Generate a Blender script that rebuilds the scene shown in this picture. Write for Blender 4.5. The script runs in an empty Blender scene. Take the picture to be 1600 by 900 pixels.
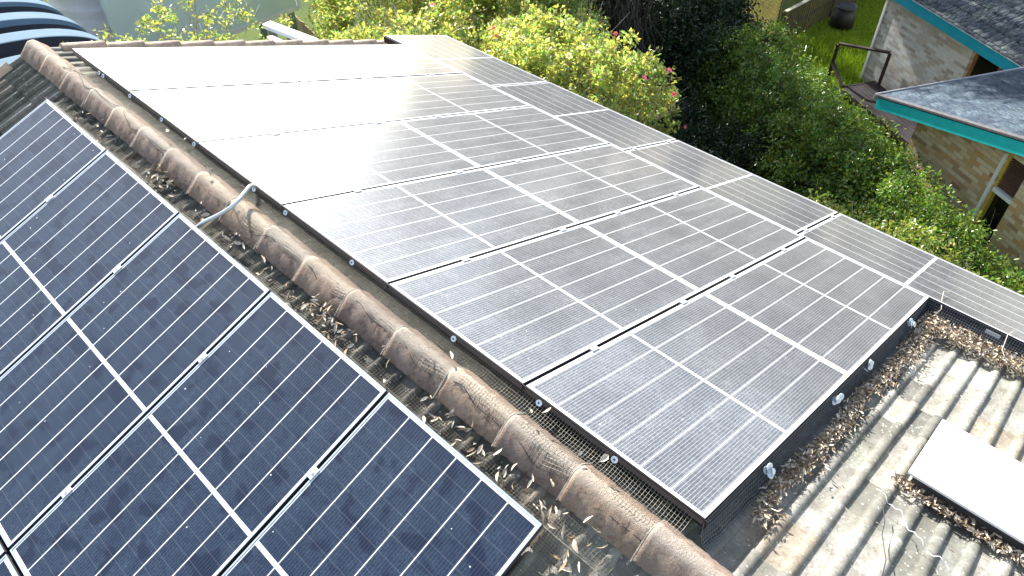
import bpy, bmesh, math, random
import numpy as np
from mathutils import Vector, Matrix

S = bpy.context.scene
C = S.collection
R = math.radians
rng = np.random.default_rng(7)
random.seed(7)

# ------------------------------------------------------------------ camera
cd = bpy.data.cameras.new("camera")
cam = bpy.data.objects.new("camera", cd)
C.objects.link(cam)
S.camera = cam
cd.sensor_width = 36.0
cd.lens = 26.0
cd.clip_start = 0.05
cd.clip_end = 500
CR = ((0.6925, -0.7213, -0.0141), (-0.5111, -0.4768, -0.7152), (0.5091, 0.5024, -0.6988))
M = Matrix(((CR[0][0], -CR[1][0], -CR[2][0]), (CR[0][1], -CR[1][1], -CR[2][1]), (CR[0][2], -CR[1][2], -CR[2][2]))).to_4x4()
M.translation = (-1.586, -6.5414, 2.7658)
cam.matrix_world = M

# ------------------------------------------------------------------ light
SUN_EL, SUN_AZ = 31.0, 25.0          # azimuth from +y towards +x
w = bpy.data.worlds.new("World")
S.world = w
w.use_nodes = True
nt = w.node_tree
sky = nt.nodes.new("ShaderNodeTexSky")
sky.sky_type = 'NISHITA'
sky.sun_disc = False
sky.sun_elevation = R(SUN_EL)
sky.sun_rotation = R(SUN_AZ)
sky.dust_density = 0.8
bg = nt.nodes["Background"]
bg.inputs[1].default_value = 0.13
hs = nt.nodes.new("ShaderNodeHueSaturation")
hs.inputs["Saturation"].default_value = 0.72
nt.links.new(sky.outputs[0], hs.inputs["Color"])
nt.links.new(hs.outputs[0], bg.inputs[0])
sl = bpy.data.lights.new("sun", 'SUN')
sl.energy = 5.0
sl.angle = R(0.5)
sl.color = (1.0, 0.97, 0.92)
so = bpy.data.objects.new("sun", sl)
C.objects.link(so)
sd = Vector((math.sin(R(SUN_AZ)) * math.cos(R(SUN_EL)), math.cos(R(SUN_AZ)) * math.cos(R(SUN_EL)), math.sin(R(SUN_EL))))
so.rotation_euler = sd.to_track_quat('Z', 'Y').to_euler()
S.view_settings.view_transform = 'Standard'
S.view_settings.look = 'None'
S.view_settings.gamma = 1.0
S.view_settings.exposure = 1.3
S.cycles.use_denoising = True
S.cycles.max_bounces = 7
S.cycles.diffuse_bounces = 3
S.cycles.sample_clamp_indirect = 6.0

# ------------------------------------------------------------------ helpers
def tag(o, label=None, cat=None, group=None, kind=None):
    if label: o["label"] = label
    if cat: o["category"] = cat
    if group: o["group"] = group
    if kind: o["kind"] = kind
    return o

def empty(name, loc=(0, 0, 0), rot=None, label=None, cat=None, group=None):
    o = bpy.data.objects.new(name, None)
    C.objects.link(o)
    o.empty_display_size = 0.1
    if rot is not None:
        m = rot.to_4x4(); m.translation = loc; o.matrix_world = m
    else:
        o.location = loc
    return tag(o, label, cat, group)

def link(name, me, mats, parent=None, smooth=False):
    o = bpy.data.objects.new(name, me)
    C.objects.link(o)
    for m in (mats if isinstance(mats, (list, tuple)) else [mats]):
        me.materials.append(m)
    if smooth:
        me.polygons.foreach_set("use_smooth", [True] * len(me.polygons))
    if parent is not None:
        o.parent = parent
    return o

class MB:
    """collects vertices and faces of one mesh"""
    def __init__(s): s.v = []; s.f = []; s.m = []
    def add(s, vs, fs, mi=0):
        n = len(s.v); s.v += [tuple(v) for v in vs]
        s.f += [tuple(i + n for i in f) for f in fs]; s.m += [mi] * len(fs)
    def box(s, lo, hi, mi=0, T=None):
        x0, y0, z0 = lo; x1, y1, z1 = hi
        vs = [(x0, y0, z0), (x1, y0, z0), (x1, y1, z0), (x0, y1, z0), (x0, y0, z1), (x1, y0, z1), (x1, y1, z1), (x0, y1, z1)]
        if T is not None: vs = [T @ Vector(v) for v in vs]
        s.add(vs, [(0, 3, 2, 1), (4, 5, 6, 7), (0, 1, 5, 4), (1, 2, 6, 5), (2, 3, 7, 6), (3, 0, 4, 7)], mi)
    def beam(s, a, b, wd, ht, mi=0):
        a = Vector(a); b = Vector(b); d = (b - a); L = d.length; d.normalize()
        up = Vector((0, 0, 1)) if abs(d.z) < 0.9 else Vector((0, 1, 0))
        x = d.cross(up).normalized(); z = x.cross(d)
        T = Matrix((x, d, z)).transposed().to_4x4(); T.translation = a
        s.box((-wd / 2, 0, -ht / 2), (wd / 2, L, ht / 2), mi, T)
    def tube(s, pts, rad, n=8, mi=0, cap=True):
        pts = [Vector(p) for p in pts]; rings = []
        rs = rad if isinstance(rad, (list, tuple)) else [rad] * len(pts)
        up = None
        for i, p in enumerate(pts):
            d = (pts[min(i + 1, len(pts) - 1)] - pts[max(i - 1, 0)]).normalized()
            if up is None:
                up = d.orthogonal().normalized()
            x = (up - d * up.dot(d)).normalized(); up = x; y = d.cross(x)
            rings.append([p + (x * math.cos(2 * math.pi * k / n) + y * math.sin(2 * math.pi * k / n)) * rs[i] for k in range(n)])
        vs = [v for r in rings for v in r]; fs = []
        for i in range(len(pts) - 1):
            for k in range(n):
                a = i * n + k; b = i * n + (k + 1) % n
                fs.append((a, b, b + n, a + n))
        if cap:
            fs.append(tuple(range(n - 1, -1, -1))); fs.append(tuple(range((len(pts) - 1) * n, len(pts) * n)))
        s.add(vs, fs, mi)
    def disc(s, c, nrm, rad, th, n=14, mi=0, hole=0.0):
        nrm = Vector(nrm).normalized(); c = Vector(c)
        s.tube([c, c + nrm * th], rad, n, mi)
    def mesh(s, name):
        me = bpy.data.meshes.new(name); me.from_pydata(s.v, [], s.f)
        if any(s.m): me.polygons.foreach_set("material_index", s.m)
        me.update(); return me
    def build(s, name, mats, parent=None, smooth=False):
        return link(name, s.mesh(name), mats, parent, smooth)

def np_mesh(name, V, F, col=None):
    """V (n,3), F (m,k) with k constant"""
    me = bpy.data.meshes.new(name)
    V = np.asarray(V, np.float32); F = np.asarray(F, np.int32); m, k = F.shape
    me.vertices.add(len(V)); me.vertices.foreach_set("co", V.ravel())
    me.loops.add(m * k); me.loops.foreach_set("vertex_index", F.ravel())
    me.polygons.add(m); me.polygons.foreach_set("loop_start", np.arange(0, m * k, k, dtype=np.int32))
    me.polygons.foreach_set("loop_total", np.full(m, k, np.int32))
    me.update(calc_edges=True); me.validate()
    if col is not None:
        ca = me.color_attributes.new("tone", 'FLOAT_COLOR', 'POINT')
        c4 = np.ones((len(V), 4), np.float32); c4[:, :3] = col
        ca.data.foreach_set("color", c4.ravel())
    return me

# ---- node helper
class NG:
    def __init__(s, name):
        s.mat = bpy.data.materials.new(name); s.mat.use_nodes = True
        s.t = s.mat.node_tree; s.n = s.t.nodes
        s.p = s.n["Principled BSDF"]; s.out = s.n["Material Output"]
    def nd(s, ty, **kw):
        n = s.n.new(ty)
        for k, v in kw.items(): setattr(n, k, v)
        return n
    def put(s, sock, val):
        if hasattr(val, "is_linked") or isinstance(val, bpy.types.NodeSocket): s.t.links.new(val, sock)
        elif isinstance(val, (tuple, list)) and len(val) == 3 and sock.type == 'RGBA': sock.default_value = (*val, 1)
        else: sock.default_value = val
    def m(s, op, a, b=None, c=None, clamp=False):
        n = s.nd("ShaderNodeMath", operation=op); n.use_clamp = clamp
        s.put(n.inputs[0], a)
        if b is not None: s.put(n.inputs[1], b)
        if c is not None: s.put(n.inputs[2], c)
        return n.outputs[0]
    def mix(s, f, a, b, blend='MIX'):
        n = s.nd("ShaderNodeMix", data_type='RGBA', blend_type=blend)
        s.put(n.inputs[0], f); s.put(n.inputs[6], a); s.put(n.inputs[7], b)
        return n.outputs[2]
    def obj(s):
        return s.nd("ShaderNodeTexCoord").outputs["Object"]
    def noise(s, scale, detail=4, rough=0.6, vec=None, out=0, dist=0.0):
        n = s.nd("ShaderNodeTexNoise"); n.inputs["Scale"].default_value = scale
        n.inputs["Detail"].default_value = detail; n.inputs["Roughness"].default_value = rough
        n.inputs["Distortion"].default_value = dist
        s.put(n.inputs["Vector"], vec if vec is not None else s.obj())
        return n.outputs[out]
    def vor(s, scale, vec=None, feat='F1', out="Distance", rnd=1.0):
        n = s.nd("ShaderNodeTexVoronoi", feature=feat); n.inputs["Scale"].default_value = scale
        n.inputs["Randomness"].default_value = rnd
        s.put(n.inputs["Vector"], vec if vec is not None else s.obj())
        return n.outputs[out]
    def ramp(s, f, stops):
        n = s.nd("ShaderNodeValToRGB"); s.put(n.inputs[0], f); e = n.color_ramp.elements
        while len(e) > len(stops): e.remove(e[-1])
        while len(e) < len(stops): e.new(0.5)
        for i, (p, c) in enumerate(stops):
            e[i].position = p; e[i].color = (c, c, c, 1) if isinstance(c, (int, float)) else (*c, 1)
        return n.outputs[0]
    def rng_(s, f, a, b, c=0.0, d=1.0):
        n = s.nd("ShaderNodeMapRange"); s.put(n.inputs[0], f)
        for i, v in enumerate((a, b, c, d)): s.put(n.inputs[i + 1], v)
        return n.outputs[0]
    def bump(s, h, dist, strength=1.0):
        n = s.nd("ShaderNodeBump"); n.inputs["Distance"].default_value = dist; n.inputs["Strength"].default_value = strength
        s.put(n.inputs["Height"], h); s.put(s.p.inputs["Normal"], n.outputs[0]); return n.outputs[0]
    def base(s, col, rough=0.7, metal=0.0, spec=0.5):
        s.put(s.p.inputs["Base Color"], col); s.put(s.p.inputs["Roughness"], rough)
        s.put(s.p.inputs["Metallic"], metal); s.put(s.p.inputs["Specular IOR Level"], spec)
        return s.mat
    def xyz(s, vec):
        n = s.nd("ShaderNodeSeparateXYZ"); s.put(n.inputs[0], vec); return n.outputs
    def scalev(s, vec, sc):
        n = s.nd("ShaderNodeVectorMath", operation='MULTIPLY'); s.put(n.inputs[0], vec); n.inputs[1].default_value = sc
        return n.outputs[0]
    def addv(s, vec, sc):
        n = s.nd("ShaderNodeVectorMath", operation='ADD'); s.put(n.inputs[0], vec); s.put(n.inputs[1], sc)
        return n.outputs[0]
    def tone(s):
        n = s.nd("ShaderNodeAttribute"); n.attribute_name = "tone"; return n.outputs["Color"]
    def rnd(s):
        return s.nd("ShaderNodeObjectInfo").outputs["Random"]

def simple(name, col, rough=0.6, metal=0.0, var=0.25, scale=8.0, bump=0.0, bscale=60, spec=0.5):
    g = NG(name)
    n = g.noise(scale, 5, 0.65)
    lo = tuple(c * (1 - var) for c in col); hi = tuple(min(1, c * (1 + var)) for c in col)
    g.base(g.ramp(n, [(0.3, lo), (0.7, hi)]), rough, metal, spec)
    if bump: g.bump(g.noise(bscale, 4, 0.7), bump)
    return g.mat

# ------------------------------------------------------------------ dimensions
PW = 0.9889                     # panel short side
GP = 0.0205                     # gap between panels
P = PW + GP                     # pitch along the ridge
ROWL = 3.5305                   # two panels end to end
PL = (ROWL - 0.005) / 2
CL = 1.755                      # side column panel length
PR = R(19.4)                    # roof pitch
cp, sp = math.cos(PR), math.sin(PR)
LX, LZ = -0.4466, -0.0605       # top edge of the left array
RX = -0.176                     # ridge centre
DROPR, DROPL = 0.145, 0.122                    # tile rolls below the panel tops (normal to the slope)

def RPt(s, y, h=0.0): return Vector((s * cp + h * sp, y, -s * sp + h * cp))
def LPt(s, y, h=0.0): return Vector((LX - s * cp - h * sp, y, LZ - s * sp + h * cp))
# frames: local x = along ridge (-y), local y = down the slope, local z = normal
ROT_R = Matrix(((0, cp, sp), (-1, 0, 0), (0, -sp, cp)))
ROT_L = Matrix(((0, -cp, -sp), (1, 0, 0), (0, -sp, cp)))
ROT_C = Matrix(((cp, 0, sp), (0, 1, 0), (-sp, 0, cp)))     # local x down slope, local y along ridge

# ------------------------------------------------------------------ materials
def panel_mat(name, W, L, dustc, dustamt, rough, coat_r, blobs, linew=0.0030, bandw=0.013, busc=0.5, cellc=(0.008, 0.012, 0.035), cross=0.35, marg=0.021, spec=0.5, coat=1.0, sheen=0.0):
    g = NG(name)
    o = g.obj(); x, y, z = g.xyz(o)
    X = g.m('SUBTRACT', x, W / 2); Y = g.m('SUBTRACT', y, L / 2)
    aX = g.m('ABSOLUTE', X); aY = g.m('ABSOLUTE', Y)
    hw = W / 2 - marg; hl = L / 2 - 0.024
    cw = 2 * hw / 6
    u = g.m('DIVIDE', g.m('ADD', X, hw + cw * 6), cw)
    fu = g.m('FRACT', u)
    du = g.m('MULTIPLY', g.m('MINIMUM', fu, g.m('SUBTRACT', 1.0, fu)), cw)
    strip = g.m('LESS_THAN', du, linew)
    band = g.m('LESS_THAN', aY, bandw)
    edge = g.m('MAXIMUM', g.m('GREATER_THAN', aX, hw), g.m('GREATER_THAN', aY, hl))
    white = g.m('MAXIMUM', g.m('MAXIMUM', strip, band), edge)
    nb = 10
    fb = g.m('FRACT', g.m('MULTIPLY', fu, nb))
    bus = g.m('LESS_THAN', g.m('ABSOLUTE', g.m('SUBTRACT', fb, 0.5)), 0.075)
    cl = (hl - bandw) / 10
    fv = g.m('FRACT', g.m('DIVIDE', g.m('SUBTRACT', aY, bandw), cl))
    crs = g.m('LESS_THAN', g.m('MINIMUM', fv, g.m('SUBTRACT', 1.0, fv)), 0.02)
    fv2 = g.m('FRACT', g.m('DIVIDE', g.m('SUBTRACT', aY, bandw), cl / 2.0))
    ticks = g.m('MULTIPLY', g.m('LESS_THAN', g.m('MINIMUM', fv2, g.m('SUBTRACT', 1.0, fv2)), 0.10), g.m('LESS_THAN', g.m('ABSOLUTE', g.m('SUBTRACT', fb, 0.5)), 0.17))
    # a slightly different tone for every panel and cell row
    off = g.nd("ShaderNodeCombineXYZ"); r_ = g.rnd()
    g.put(off.inputs[0], g.m('MULTIPLY', r_, 37.0)); g.put(off.inputs[1], g.m('MULTIPLY', r_, 91.0))
    ov = g.addv(o, off.outputs[0])
    fine = g.noise(170, 3, 0.8, ov)
    big = g.noise(3.1, 5, 0.62, ov)
    mid = g.noise(21, 4, 0.6, ov)
    d = g.m('MULTIPLY', g.rng_(fine, 0.38, 0.66, 0.1, 1.9), g.rng_(big, 0.3, 0.7, 0.65, 1.35))
    d = g.m('MULTIPLY', d, g.rng_(mid, 0.3, 0.7, 0.75, 1.25))
    d = g.m('MULTIPLY', d, dustamt)
    if blobs:
        bn = g.noise(7.5, 2, 0.4, g.addv(ov, (11.3, 4.2, 0)))
        bm = g.rng_(bn, 0.55, 0.62, 1.0, 0.05)
        d = g.m('MULTIPLY', d, bm)
        # washed clean strip along the upper edge
        d = g.m('MULTIPLY', d, g.rng_(y, 0.02, 0.16, 0.55, 1.0))
    wash = g.rng_(g.noise(1.0, 3, 0.55, g.scalev(ov, (14.0, 1.1, 1.0))), 0.35, 0.75, 0.75, 1.3)
    d = g.m('MULTIPLY', d, wash, clamp=True)
    cell = g.mix(g.m('MULTIPLY', crs, 0.45), cellc, (0.10, 0.11, 0.13))
    cell = g.mix(g.m('MULTIPLY', g.m('MAXIMUM', bus, g.m('MULTIPLY', ticks, cross)), 0.8), cell, (busc, busc, busc))
    col = g.mix(white, cell, (0.80, 0.80, 0.80))
    col = g.mix(d, col, dustc)
    spot = g.m('LESS_THAN', g.vor(9.0, ov), g.m('MULTIPLY', g.noise(5.0, 1, 0.5, ov), 0.065))
    col = g.mix(g.m('MULTIPLY', spot, 0.9), col, (0.75, 0.74, 0.70))
    rg = g.m('ADD', rough, g.m('MULTIPLY', d, 0.3))
    g.base(col, rg, 0.0, spec)
    g.p.inputs["Coat Weight"].default_value = coat
    g.p.inputs["Sheen Weight"].default_value = sheen; g.p.inputs["Sheen Roughness"].default_value = 0.35
    g.p.inputs["Coat Roughness"].default_value = coat_r
    g.bump(g.noise(700, 2, 0.5, ov), 0.0003, 0.25)
    return g.mat

M_PR = panel_mat("cell_glass_right", PW, PL, (0.50, 0.50, 0.50), 0.20, 0.28, 0.13, False, cellc=(0.014, 0.014, 0.019), busc=0.36, linew=0.0024, bandw=0.011, sheen=0.28)
M_PC = panel_mat("cell_glass_side", PW, CL, (0.46, 0.46, 0.46), 0.20, 0.28, 0.13, False, busc=0.12, linew=0.0028, cellc=(0.012, 0.012, 0.02), cross=0.0, sheen=0.28)
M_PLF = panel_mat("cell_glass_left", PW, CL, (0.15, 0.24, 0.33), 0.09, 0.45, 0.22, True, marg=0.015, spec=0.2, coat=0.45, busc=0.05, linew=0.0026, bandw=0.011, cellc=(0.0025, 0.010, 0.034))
M_ALU = simple("frame_aluminium", (0.78, 0.79, 0.80), 0.42, 0.35, 0.05, 20)
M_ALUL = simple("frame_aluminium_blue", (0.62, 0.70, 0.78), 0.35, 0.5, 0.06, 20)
M_SIDE = simple("frame_side_shade", (0.07, 0.06, 0.058), 0.5, 0.2, 0.2, 20)  # dark colour paints the shade on the frame sides and in the gaps
M_BLACK = simple("black_plastic", (0.010, 0.009, 0.009), 0.55, 0, 0.4, 25)
M_BACK = simple("backsheet", (0.5, 0.5, 0.5), 0.7)
M_CLIP = simple("clip_steel", (0.75, 0.82, 0.86), 0.35, 0.1, 0.2, 40)
M_WIRE = simple("mesh_wire", (0.34, 0.32, 0.26), 0.45, 0.4, 0.3, 30)
M_WIRED = simple("mesh_wire_dark", (0.24, 0.26, 0.28), 0.4, 0.2, 0.3, 30)
M_GALV = simple("galvanised_conduit", (0.62, 0.64, 0.66), 0.4, 0.5, 0.1, 30)

def tile_mat():
    g = NG("roof_tile_concrete")
    o = g.obj(); t = g.tone()
    n1 = g.noise(7, 6, 0.7); n2 = g.noise(55, 5, 0.75); n3 = g.noise(2.2, 4, 0.6, g.addv(o, (5, 3, 1)))
    c = g.ramp(n1, [(0.30, (0.19, 0.175, 0.145)), (0.5, (0.29, 0.275, 0.235)), (0.68, (0.43, 0.41, 0.36))])
    c = g.mix(1.0, c, t, 'MULTIPLY')
    c = g.mix(g.rng_(n2, 0.50, 0.66, 0, 0.60), c, (0.12, 0.11, 0.085))
    sp_ = g.m('LESS_THAN', g.vor(34), g.m('MULTIPLY', g.noise(6, 2, 0.5), 0.35))
    c = g.mix(g.m('MULTIPLY', sp_, 0.5), c, (0.66, 0.65, 0.58))
    c = g.mix(g.rng_(n3, 0.56, 0.68, 0, 0.4), c, (0.30, 0.29, 0.22))
    g.base(c, 0.9, 0, 0.25)
    g.bump(n2, 0.004, 0.8)
    return g.mat
M_TILE = tile_mat()

def cap_mat():
    g = NG("ridge_cap_terracotta")
    o = g.obj(); t = g.tone()
    n1 = g.noise(6, 5, 0.7); n2 = g.noise(95, 5, 0.8); n3 = g.noise(28, 4, 0.7)
    c = g.ramp(n1, [(0.3, (0.27, 0.195, 0.15)), (0.7, (0.43, 0.335, 0.265))])
    c = g.mix(g.rng_(n3, 0.50, 0.68, 0, 0.65), c, (0.13, 0.08, 0.06))
    z = g.xyz(o)[2]
    crest_pale = g.rng_(g.m('ADD', z, g.m('MULTIPLY', g.m('SUBTRACT', n1, 0.5), 0.06)), 0.072, 0.090, 0.0, 0.7)
    c = g.mix(crest_pale, c, (0.46, 0.40, 0.33))  # cap colour turns paler towards the crest
    c = g.mix(1.0, c, t, 'MULTIPLY')
    g.base(c, 0.92, 0, 0.2)
    g.bump(g.m('ADD', n2, g.m('MULTIPLY', n3, 0.8)), 0.011, 1.0)
    return g.mat
M_CAP = cap_mat()
M_MORTAR = simple("mortar", (0.40, 0.38, 0.32), 0.95, 0, 0.3, 30, 0.004, 90)

def brick_mat(name, axis_az, c_lo, c_mid, c_hi, mortar, org):
    """bricks laid on a vertical wall whose length runs along axis_az; object coords = local x along the wall, z up"""
    g = NG(name)
    o = g.obj(); x, y, z = g.xyz(o)
    cmb = g.nd("ShaderNodeCombineXYZ"); g.put(cmb.inputs[0], x); g.put(cmb.inputs[1], z)
    b = g.nd("ShaderNodeTexBrick"); g.put(b.inputs["Vector"], cmb.outputs[0])
    b.inputs["Scale"].default_value = 1.0; b.inputs["Brick Width"].default_value = 0.24; b.inputs["Row Height"].default_value = 0.086
    b.inputs["Mortar Size"].default_value = 0.006; b.inputs["Bias"].default_value = 0.0
    b.inputs["Color1"].default_value = (0, 0, 0, 1); b.inputs["Color2"].default_value = (1, 1, 1, 1); b.inputs["Mortar"].default_value = (0.5, 0.5, 0.5, 1)
    rb = b.outputs["Color"]; fac = b.outputs["Fac"]
    rv = g.nd("ShaderNodeRGBToBW"); g.put(rv.inputs[0], rb)
    c = g.ramp(rv.outputs[0], [(0.0, c_lo), (0.22, c_mid), (0.45, c_hi), (0.7, tuple(k * 1.05 for k in c_hi)), (0.88, c_mid), (1.0, org)])
    n = g.noise(16, 5, 0.7)
    c = g.mix(g.rng_(n, 0.35, 0.75, 0, 0.45), c, tuple(k * 0.72 for k in c_hi))
    c = g.mix(fac, c, mortar)
    g.base(c, 0.9, 0, 0.2)
    g.bump(g.m('SUBTRACT', g.m('MULTIPLY', g.noise(60, 4, 0.7), 0.4), fac), 0.006, 0.8)
    return g.mat
M_BRA = brick_mat("brick_pale", 210, (0.36, 0.31, 0.25), (0.50, 0.46, 0.40), (0.68, 0.69, 0.67), (0.58, 0.59, 0.58), (0.55, 0.44, 0.34))
M_BRB = brick_mat("brick_blond", 210, (0.30, 0.17, 0.10), (0.58, 0.36, 0.15), (0.74, 0.60, 0.40), (0.50, 0.42, 0.30), (0.68, 0.33, 0.08))
M_TEAL = simple("teal_paint", (0.012, 0.34, 0.46), 0.45, 0, 0.12, 6)
M_TEAL2 = simple("teal_paint_front", (0.02, 0.52, 0.52), 0.45, 0, 0.10, 6)
M_WHITE = simple("white_paint", (0.80, 0.80, 0.79), 0.45, 0, 0.04, 5)
M_YEL = simple("yellow_paint", (0.62, 0.46, 0.08), 0.5, 0, 0.15, 12)
M_DARKW = simple("dark_timber", (0.055, 0.038, 0.035), 0.7, 0, 0.35, 14, 0.003, 60)
M_DECK = simple("deck_timber", (0.035, 0.024, 0.027), 0.7, 0, 0.3, 9, 0.003, 60)
M_GLASSD = simple("dark_glass", (0.015, 0.013, 0.012), 0.12, 0, 0.3, 3)
M_GUT = simple("grey_gutter", (0.16, 0.17, 0.19), 0.5, 0.2, 0.2, 8)

# =================================================================== GROUND
ZG = -7.5
def ground():
    g = NG("garden_ground")
    n = g.noise(0.9, 6, 0.65); n2 = g.noise(12, 5, 0.7)
    c = g.ramp(n, [(0.35, (0.075, 0.11, 0.025)), (0.55, (0.11, 0.15, 0.03)), (0.7, (0.16, 0.13, 0.07))])
    c = g.mix(g.rng_(n2, 0.4, 0.7, 0, 0.5), c, (0.06, 0.08, 0.02))
    g.base(c, 0.95, 0, 0.15); g.bump(n2, 0.03)
    N = 60; xs = np.linspace(-150, 170, N); ys = np.linspace(-150, 170, N)
    V = [(x, y, ZG) for y in ys for x in xs]
    F = [(j * N + i, j * N + i + 1, (j + 1) * N + i + 1, (j + 1) * N + i) for j in range(N - 1) for i in range(N - 1)]
    o = link("ground", np_mesh("ground", V, F), g.mat); o["kind"] = "structure"
ground()

# =================================================================== OUR HOUSE
house = empty("tiled_house", (RX, -3.0, ZG), None, "brown ridged house roof of weathered grey roll tiles carrying the solar panels", "house")
def par(o, p):
    o.parent = p; o.matrix_parent_inverse = p.matrix_world.inverted() if p.matrix_world != Matrix() else Matrix.Translation(-Vector(p.location)); return o
def hp(o, p=house):
    o.parent = p; o.matrix_parent_inverse = Matrix.Translation(p.location).inverted(); return o

def tile_field(name, origin, ux, us, un, len_x, len_s, period, course, roll_h, tile_rolls, tones, rollfrac=0.40, lip=0.011, seg=12, flat=False, jit=0.0):
    """origin at the ridge end; ux along the courses, us down the slope, un normal.
       The sharp edge of each roll is at the start of the period (towards -ux)."""
    origin, ux, us, un = map(np.array, (origin, ux, us, un))
    nr = int(math.ceil(len_x / period)); nc = int(math.ceil(len_s / course))
    if flat:
        t = np.array([0.0, 0.02, 0.5, 0.98, 1.0]); hh = np.array([-0.005, 0, 0.001, 0, -0.005])
    else:
        tr = np.linspace(0, 1, seg) ; a = rollfrac
        t1 = np.array([0.0, 0.0])
        k = np.linspace(0, 1, 9)
        th = math.pi * (0.93 - 0.93 * k)
        t1 = a * (0.5 - 0.5 * np.cos(math.pi * k)); h1 = roll_h * np.sqrt(np.clip(1 - ((t1 / a) * 1.85 - 0.85 * 1.0) ** 2 * (np.where((t1 / a) * 1.85 - 0.85 < 0, 1 / 0.7225 * 0.80, 0.98)), 0, 1))
        t2 = np.array([a + 0.06, 0.62, 0.8, 0.94, 0.999]); h2 = np.array([0.0035, 0.0, 0.0, 0.002, 0.004])
        t = np.concatenate([t1, t2]); hh = np.concatenate([h1, h2])
        t = np.concatenate([[0.0], t]); hh = np.concatenate([[0.001], hh])
    V = []; F = []; Cc = []
    base_i = 0
    g = np.random.default_rng(abs(hash(name)) % 1000 + 3) if False else np.random.default_rng(len(name) + int(len_x * 10))
    for c in range(nc):
        s0 = c * course; s1 = min(s0 + course, len_s)
        for r in range(0, nr, tile_rolls):
            tone = np.array(tones[g.integers(len(tones))]) * (1 + g.normal() * 0.07)
            tl = g.normal() * 0.0015; js = g.normal() * 0.004
            shift = (period * 0.5 * (c % 2)) if flat else 0
            for q in range(tile_rolls):
                if r + q >= nr: break
                xo = (r + q) * period + shift
                n = len(t)
                xx = np.clip(xo + t * period, 0, len_x)
                for (s, dh) in ((s0 - 0.02, 0.0), (s1 + js, lip + tl), (s1 + js, -0.006)):
                    off = dh
                    h = hh + off + (tl if s != s0 - 0.02 else 0)
                    pts = origin + np.outer(xx, ux) + s * us + np.outer(h, un)
                    V.append(pts); Cc.append(np.tile(tone, (n, 1)))
                for row in range(2):
                    for i in range(n - 1):
                        a0 = base_i + row * n + i
                        F.append((a0, a0 + n, a0 + n + 1, a0 + 1))
                base_i += 3 * n
    me = np_mesh(name, np.concatenate(V), np.array(F), np.concatenate(Cc))
    return me

TONES = [(1.0, 1.0, 1.0)] * 4 + [(1.4, 1.4, 1.36)] * 2 + [(0.68, 0.70, 0.69)] * 3 + [(1.12, 1.00, 0.90)] * 2 + [(0.85, 0.87, 0.82)] * 2
# ridge line of the tile planes (roll tops DROP below the panels, pans 0.033 lower)
hpan, hpanL = -(DROPR + 0.028), -(DROPL + 0.028)
Y_FAR, Y_NEAR = 0.50, -9.6
nR = (sp, 0, cp); nL = (-sp, 0, cp)
s_r = (RX - hpan * sp) / cp            # slope coordinate where the right plane meets the ridge
oR = RPt(s_r, Y_NEAR, hpan)
# phase: sharp edges at y = -6.277 + k*0.1375
PER = 0.1375
k0 = math.floor((Y_NEAR + 6.277) / PER); yR0 = -6.277 + k0 * PER
oR.y = yR0
len_y = Y_FAR - yR0
me = tile_field("roof_slope", oR, (0, 1, 0), (cp, 0, -sp), nR, len_y, 4.66, PER, 0.3245, 0.025, 2, TONES)
hp(link("roof_slope", me, M_TILE, None, True))
s_l = (LX - hpanL * sp - RX) / cp
oL = LPt(s_l, yR0, hpanL)
me = tile_field("roof_slope_l", oL, (0, 1, 0), (-cp, 0, -sp), nL, len_y, 6.6, PER, 0.3245, 0.031, 2, [tuple(np.array(t_) * 0.62) for t_ in TONES])  # same tile tones darkened, painting in the shade of the left slope
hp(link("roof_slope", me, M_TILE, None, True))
# body of the house, fascia and gutters
zr = oR.z
def wallbox(mb, x0, x1, y0, y1, z0, z1): mb.box((x0, y0, z0), (x1, y1, z1))
M_HB = simple("house_render", (0.36, 0.30, 0.24), 0.9, 0, 0.2, 6, 0.003)
mb = MB()
xr, xl = RPt(4.7, 0, -0.2).x, LPt(6.2, 0, -0.2).x
zr_, zl_ = RPt(4.7, 0, -0.22).z, LPt(6.2, 0, -0.22).z
zt = RPt(s_r, 0, hpan - 0.05).z
y0, y1 = Y_NEAR + 0.1, Y_FAR - 0.12
prof = [(xl, ZG), (xr, ZG), (xr, zr_), (RX, zt), (xl, zl_)]
n = len(prof)
mb.add([(a, y0, b) for a, b in prof] + [(a, y1, b) for a, b in prof], [tuple(range(n)), tuple(range(2 * n - 1, n - 1, -1))] + [(i, i + n, (i + 1) % n + n, (i + 1) % n) for i in range(n)])
hp(mb.build("wall", M_HB))
mb = MB()
e = RPt(4.47, 0, hpan - 0.03)
mb.beam((e.x - 0.02, Y_NEAR, e.z - 0.09), (e.x - 0.02, Y_FAR, e.z - 0.09), 0.025, 0.16)
hp(mb.build("fascia", M_DARKW))
mb = MB()
pr_ = [(0, 0), (0, -0.09), (0.11, -0.09), (0.125, 0.0), (0.118, 0.0), (0.104, -0.083), (0.007, -0.083), (0.007, 0)]
n = len(pr_)
mb.add([(e.x + a, Y_NEAR, e.z - 0.01 + b) for a, b in pr_] + [(e.x + a, Y_FAR, e.z - 0.01 + b) for a, b in pr_], [(i, (i + 1) % n, (i + 1) % n + n, i + n) for i in range(n)])
hp(mb.build("gutter", M_GUT))

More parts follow.
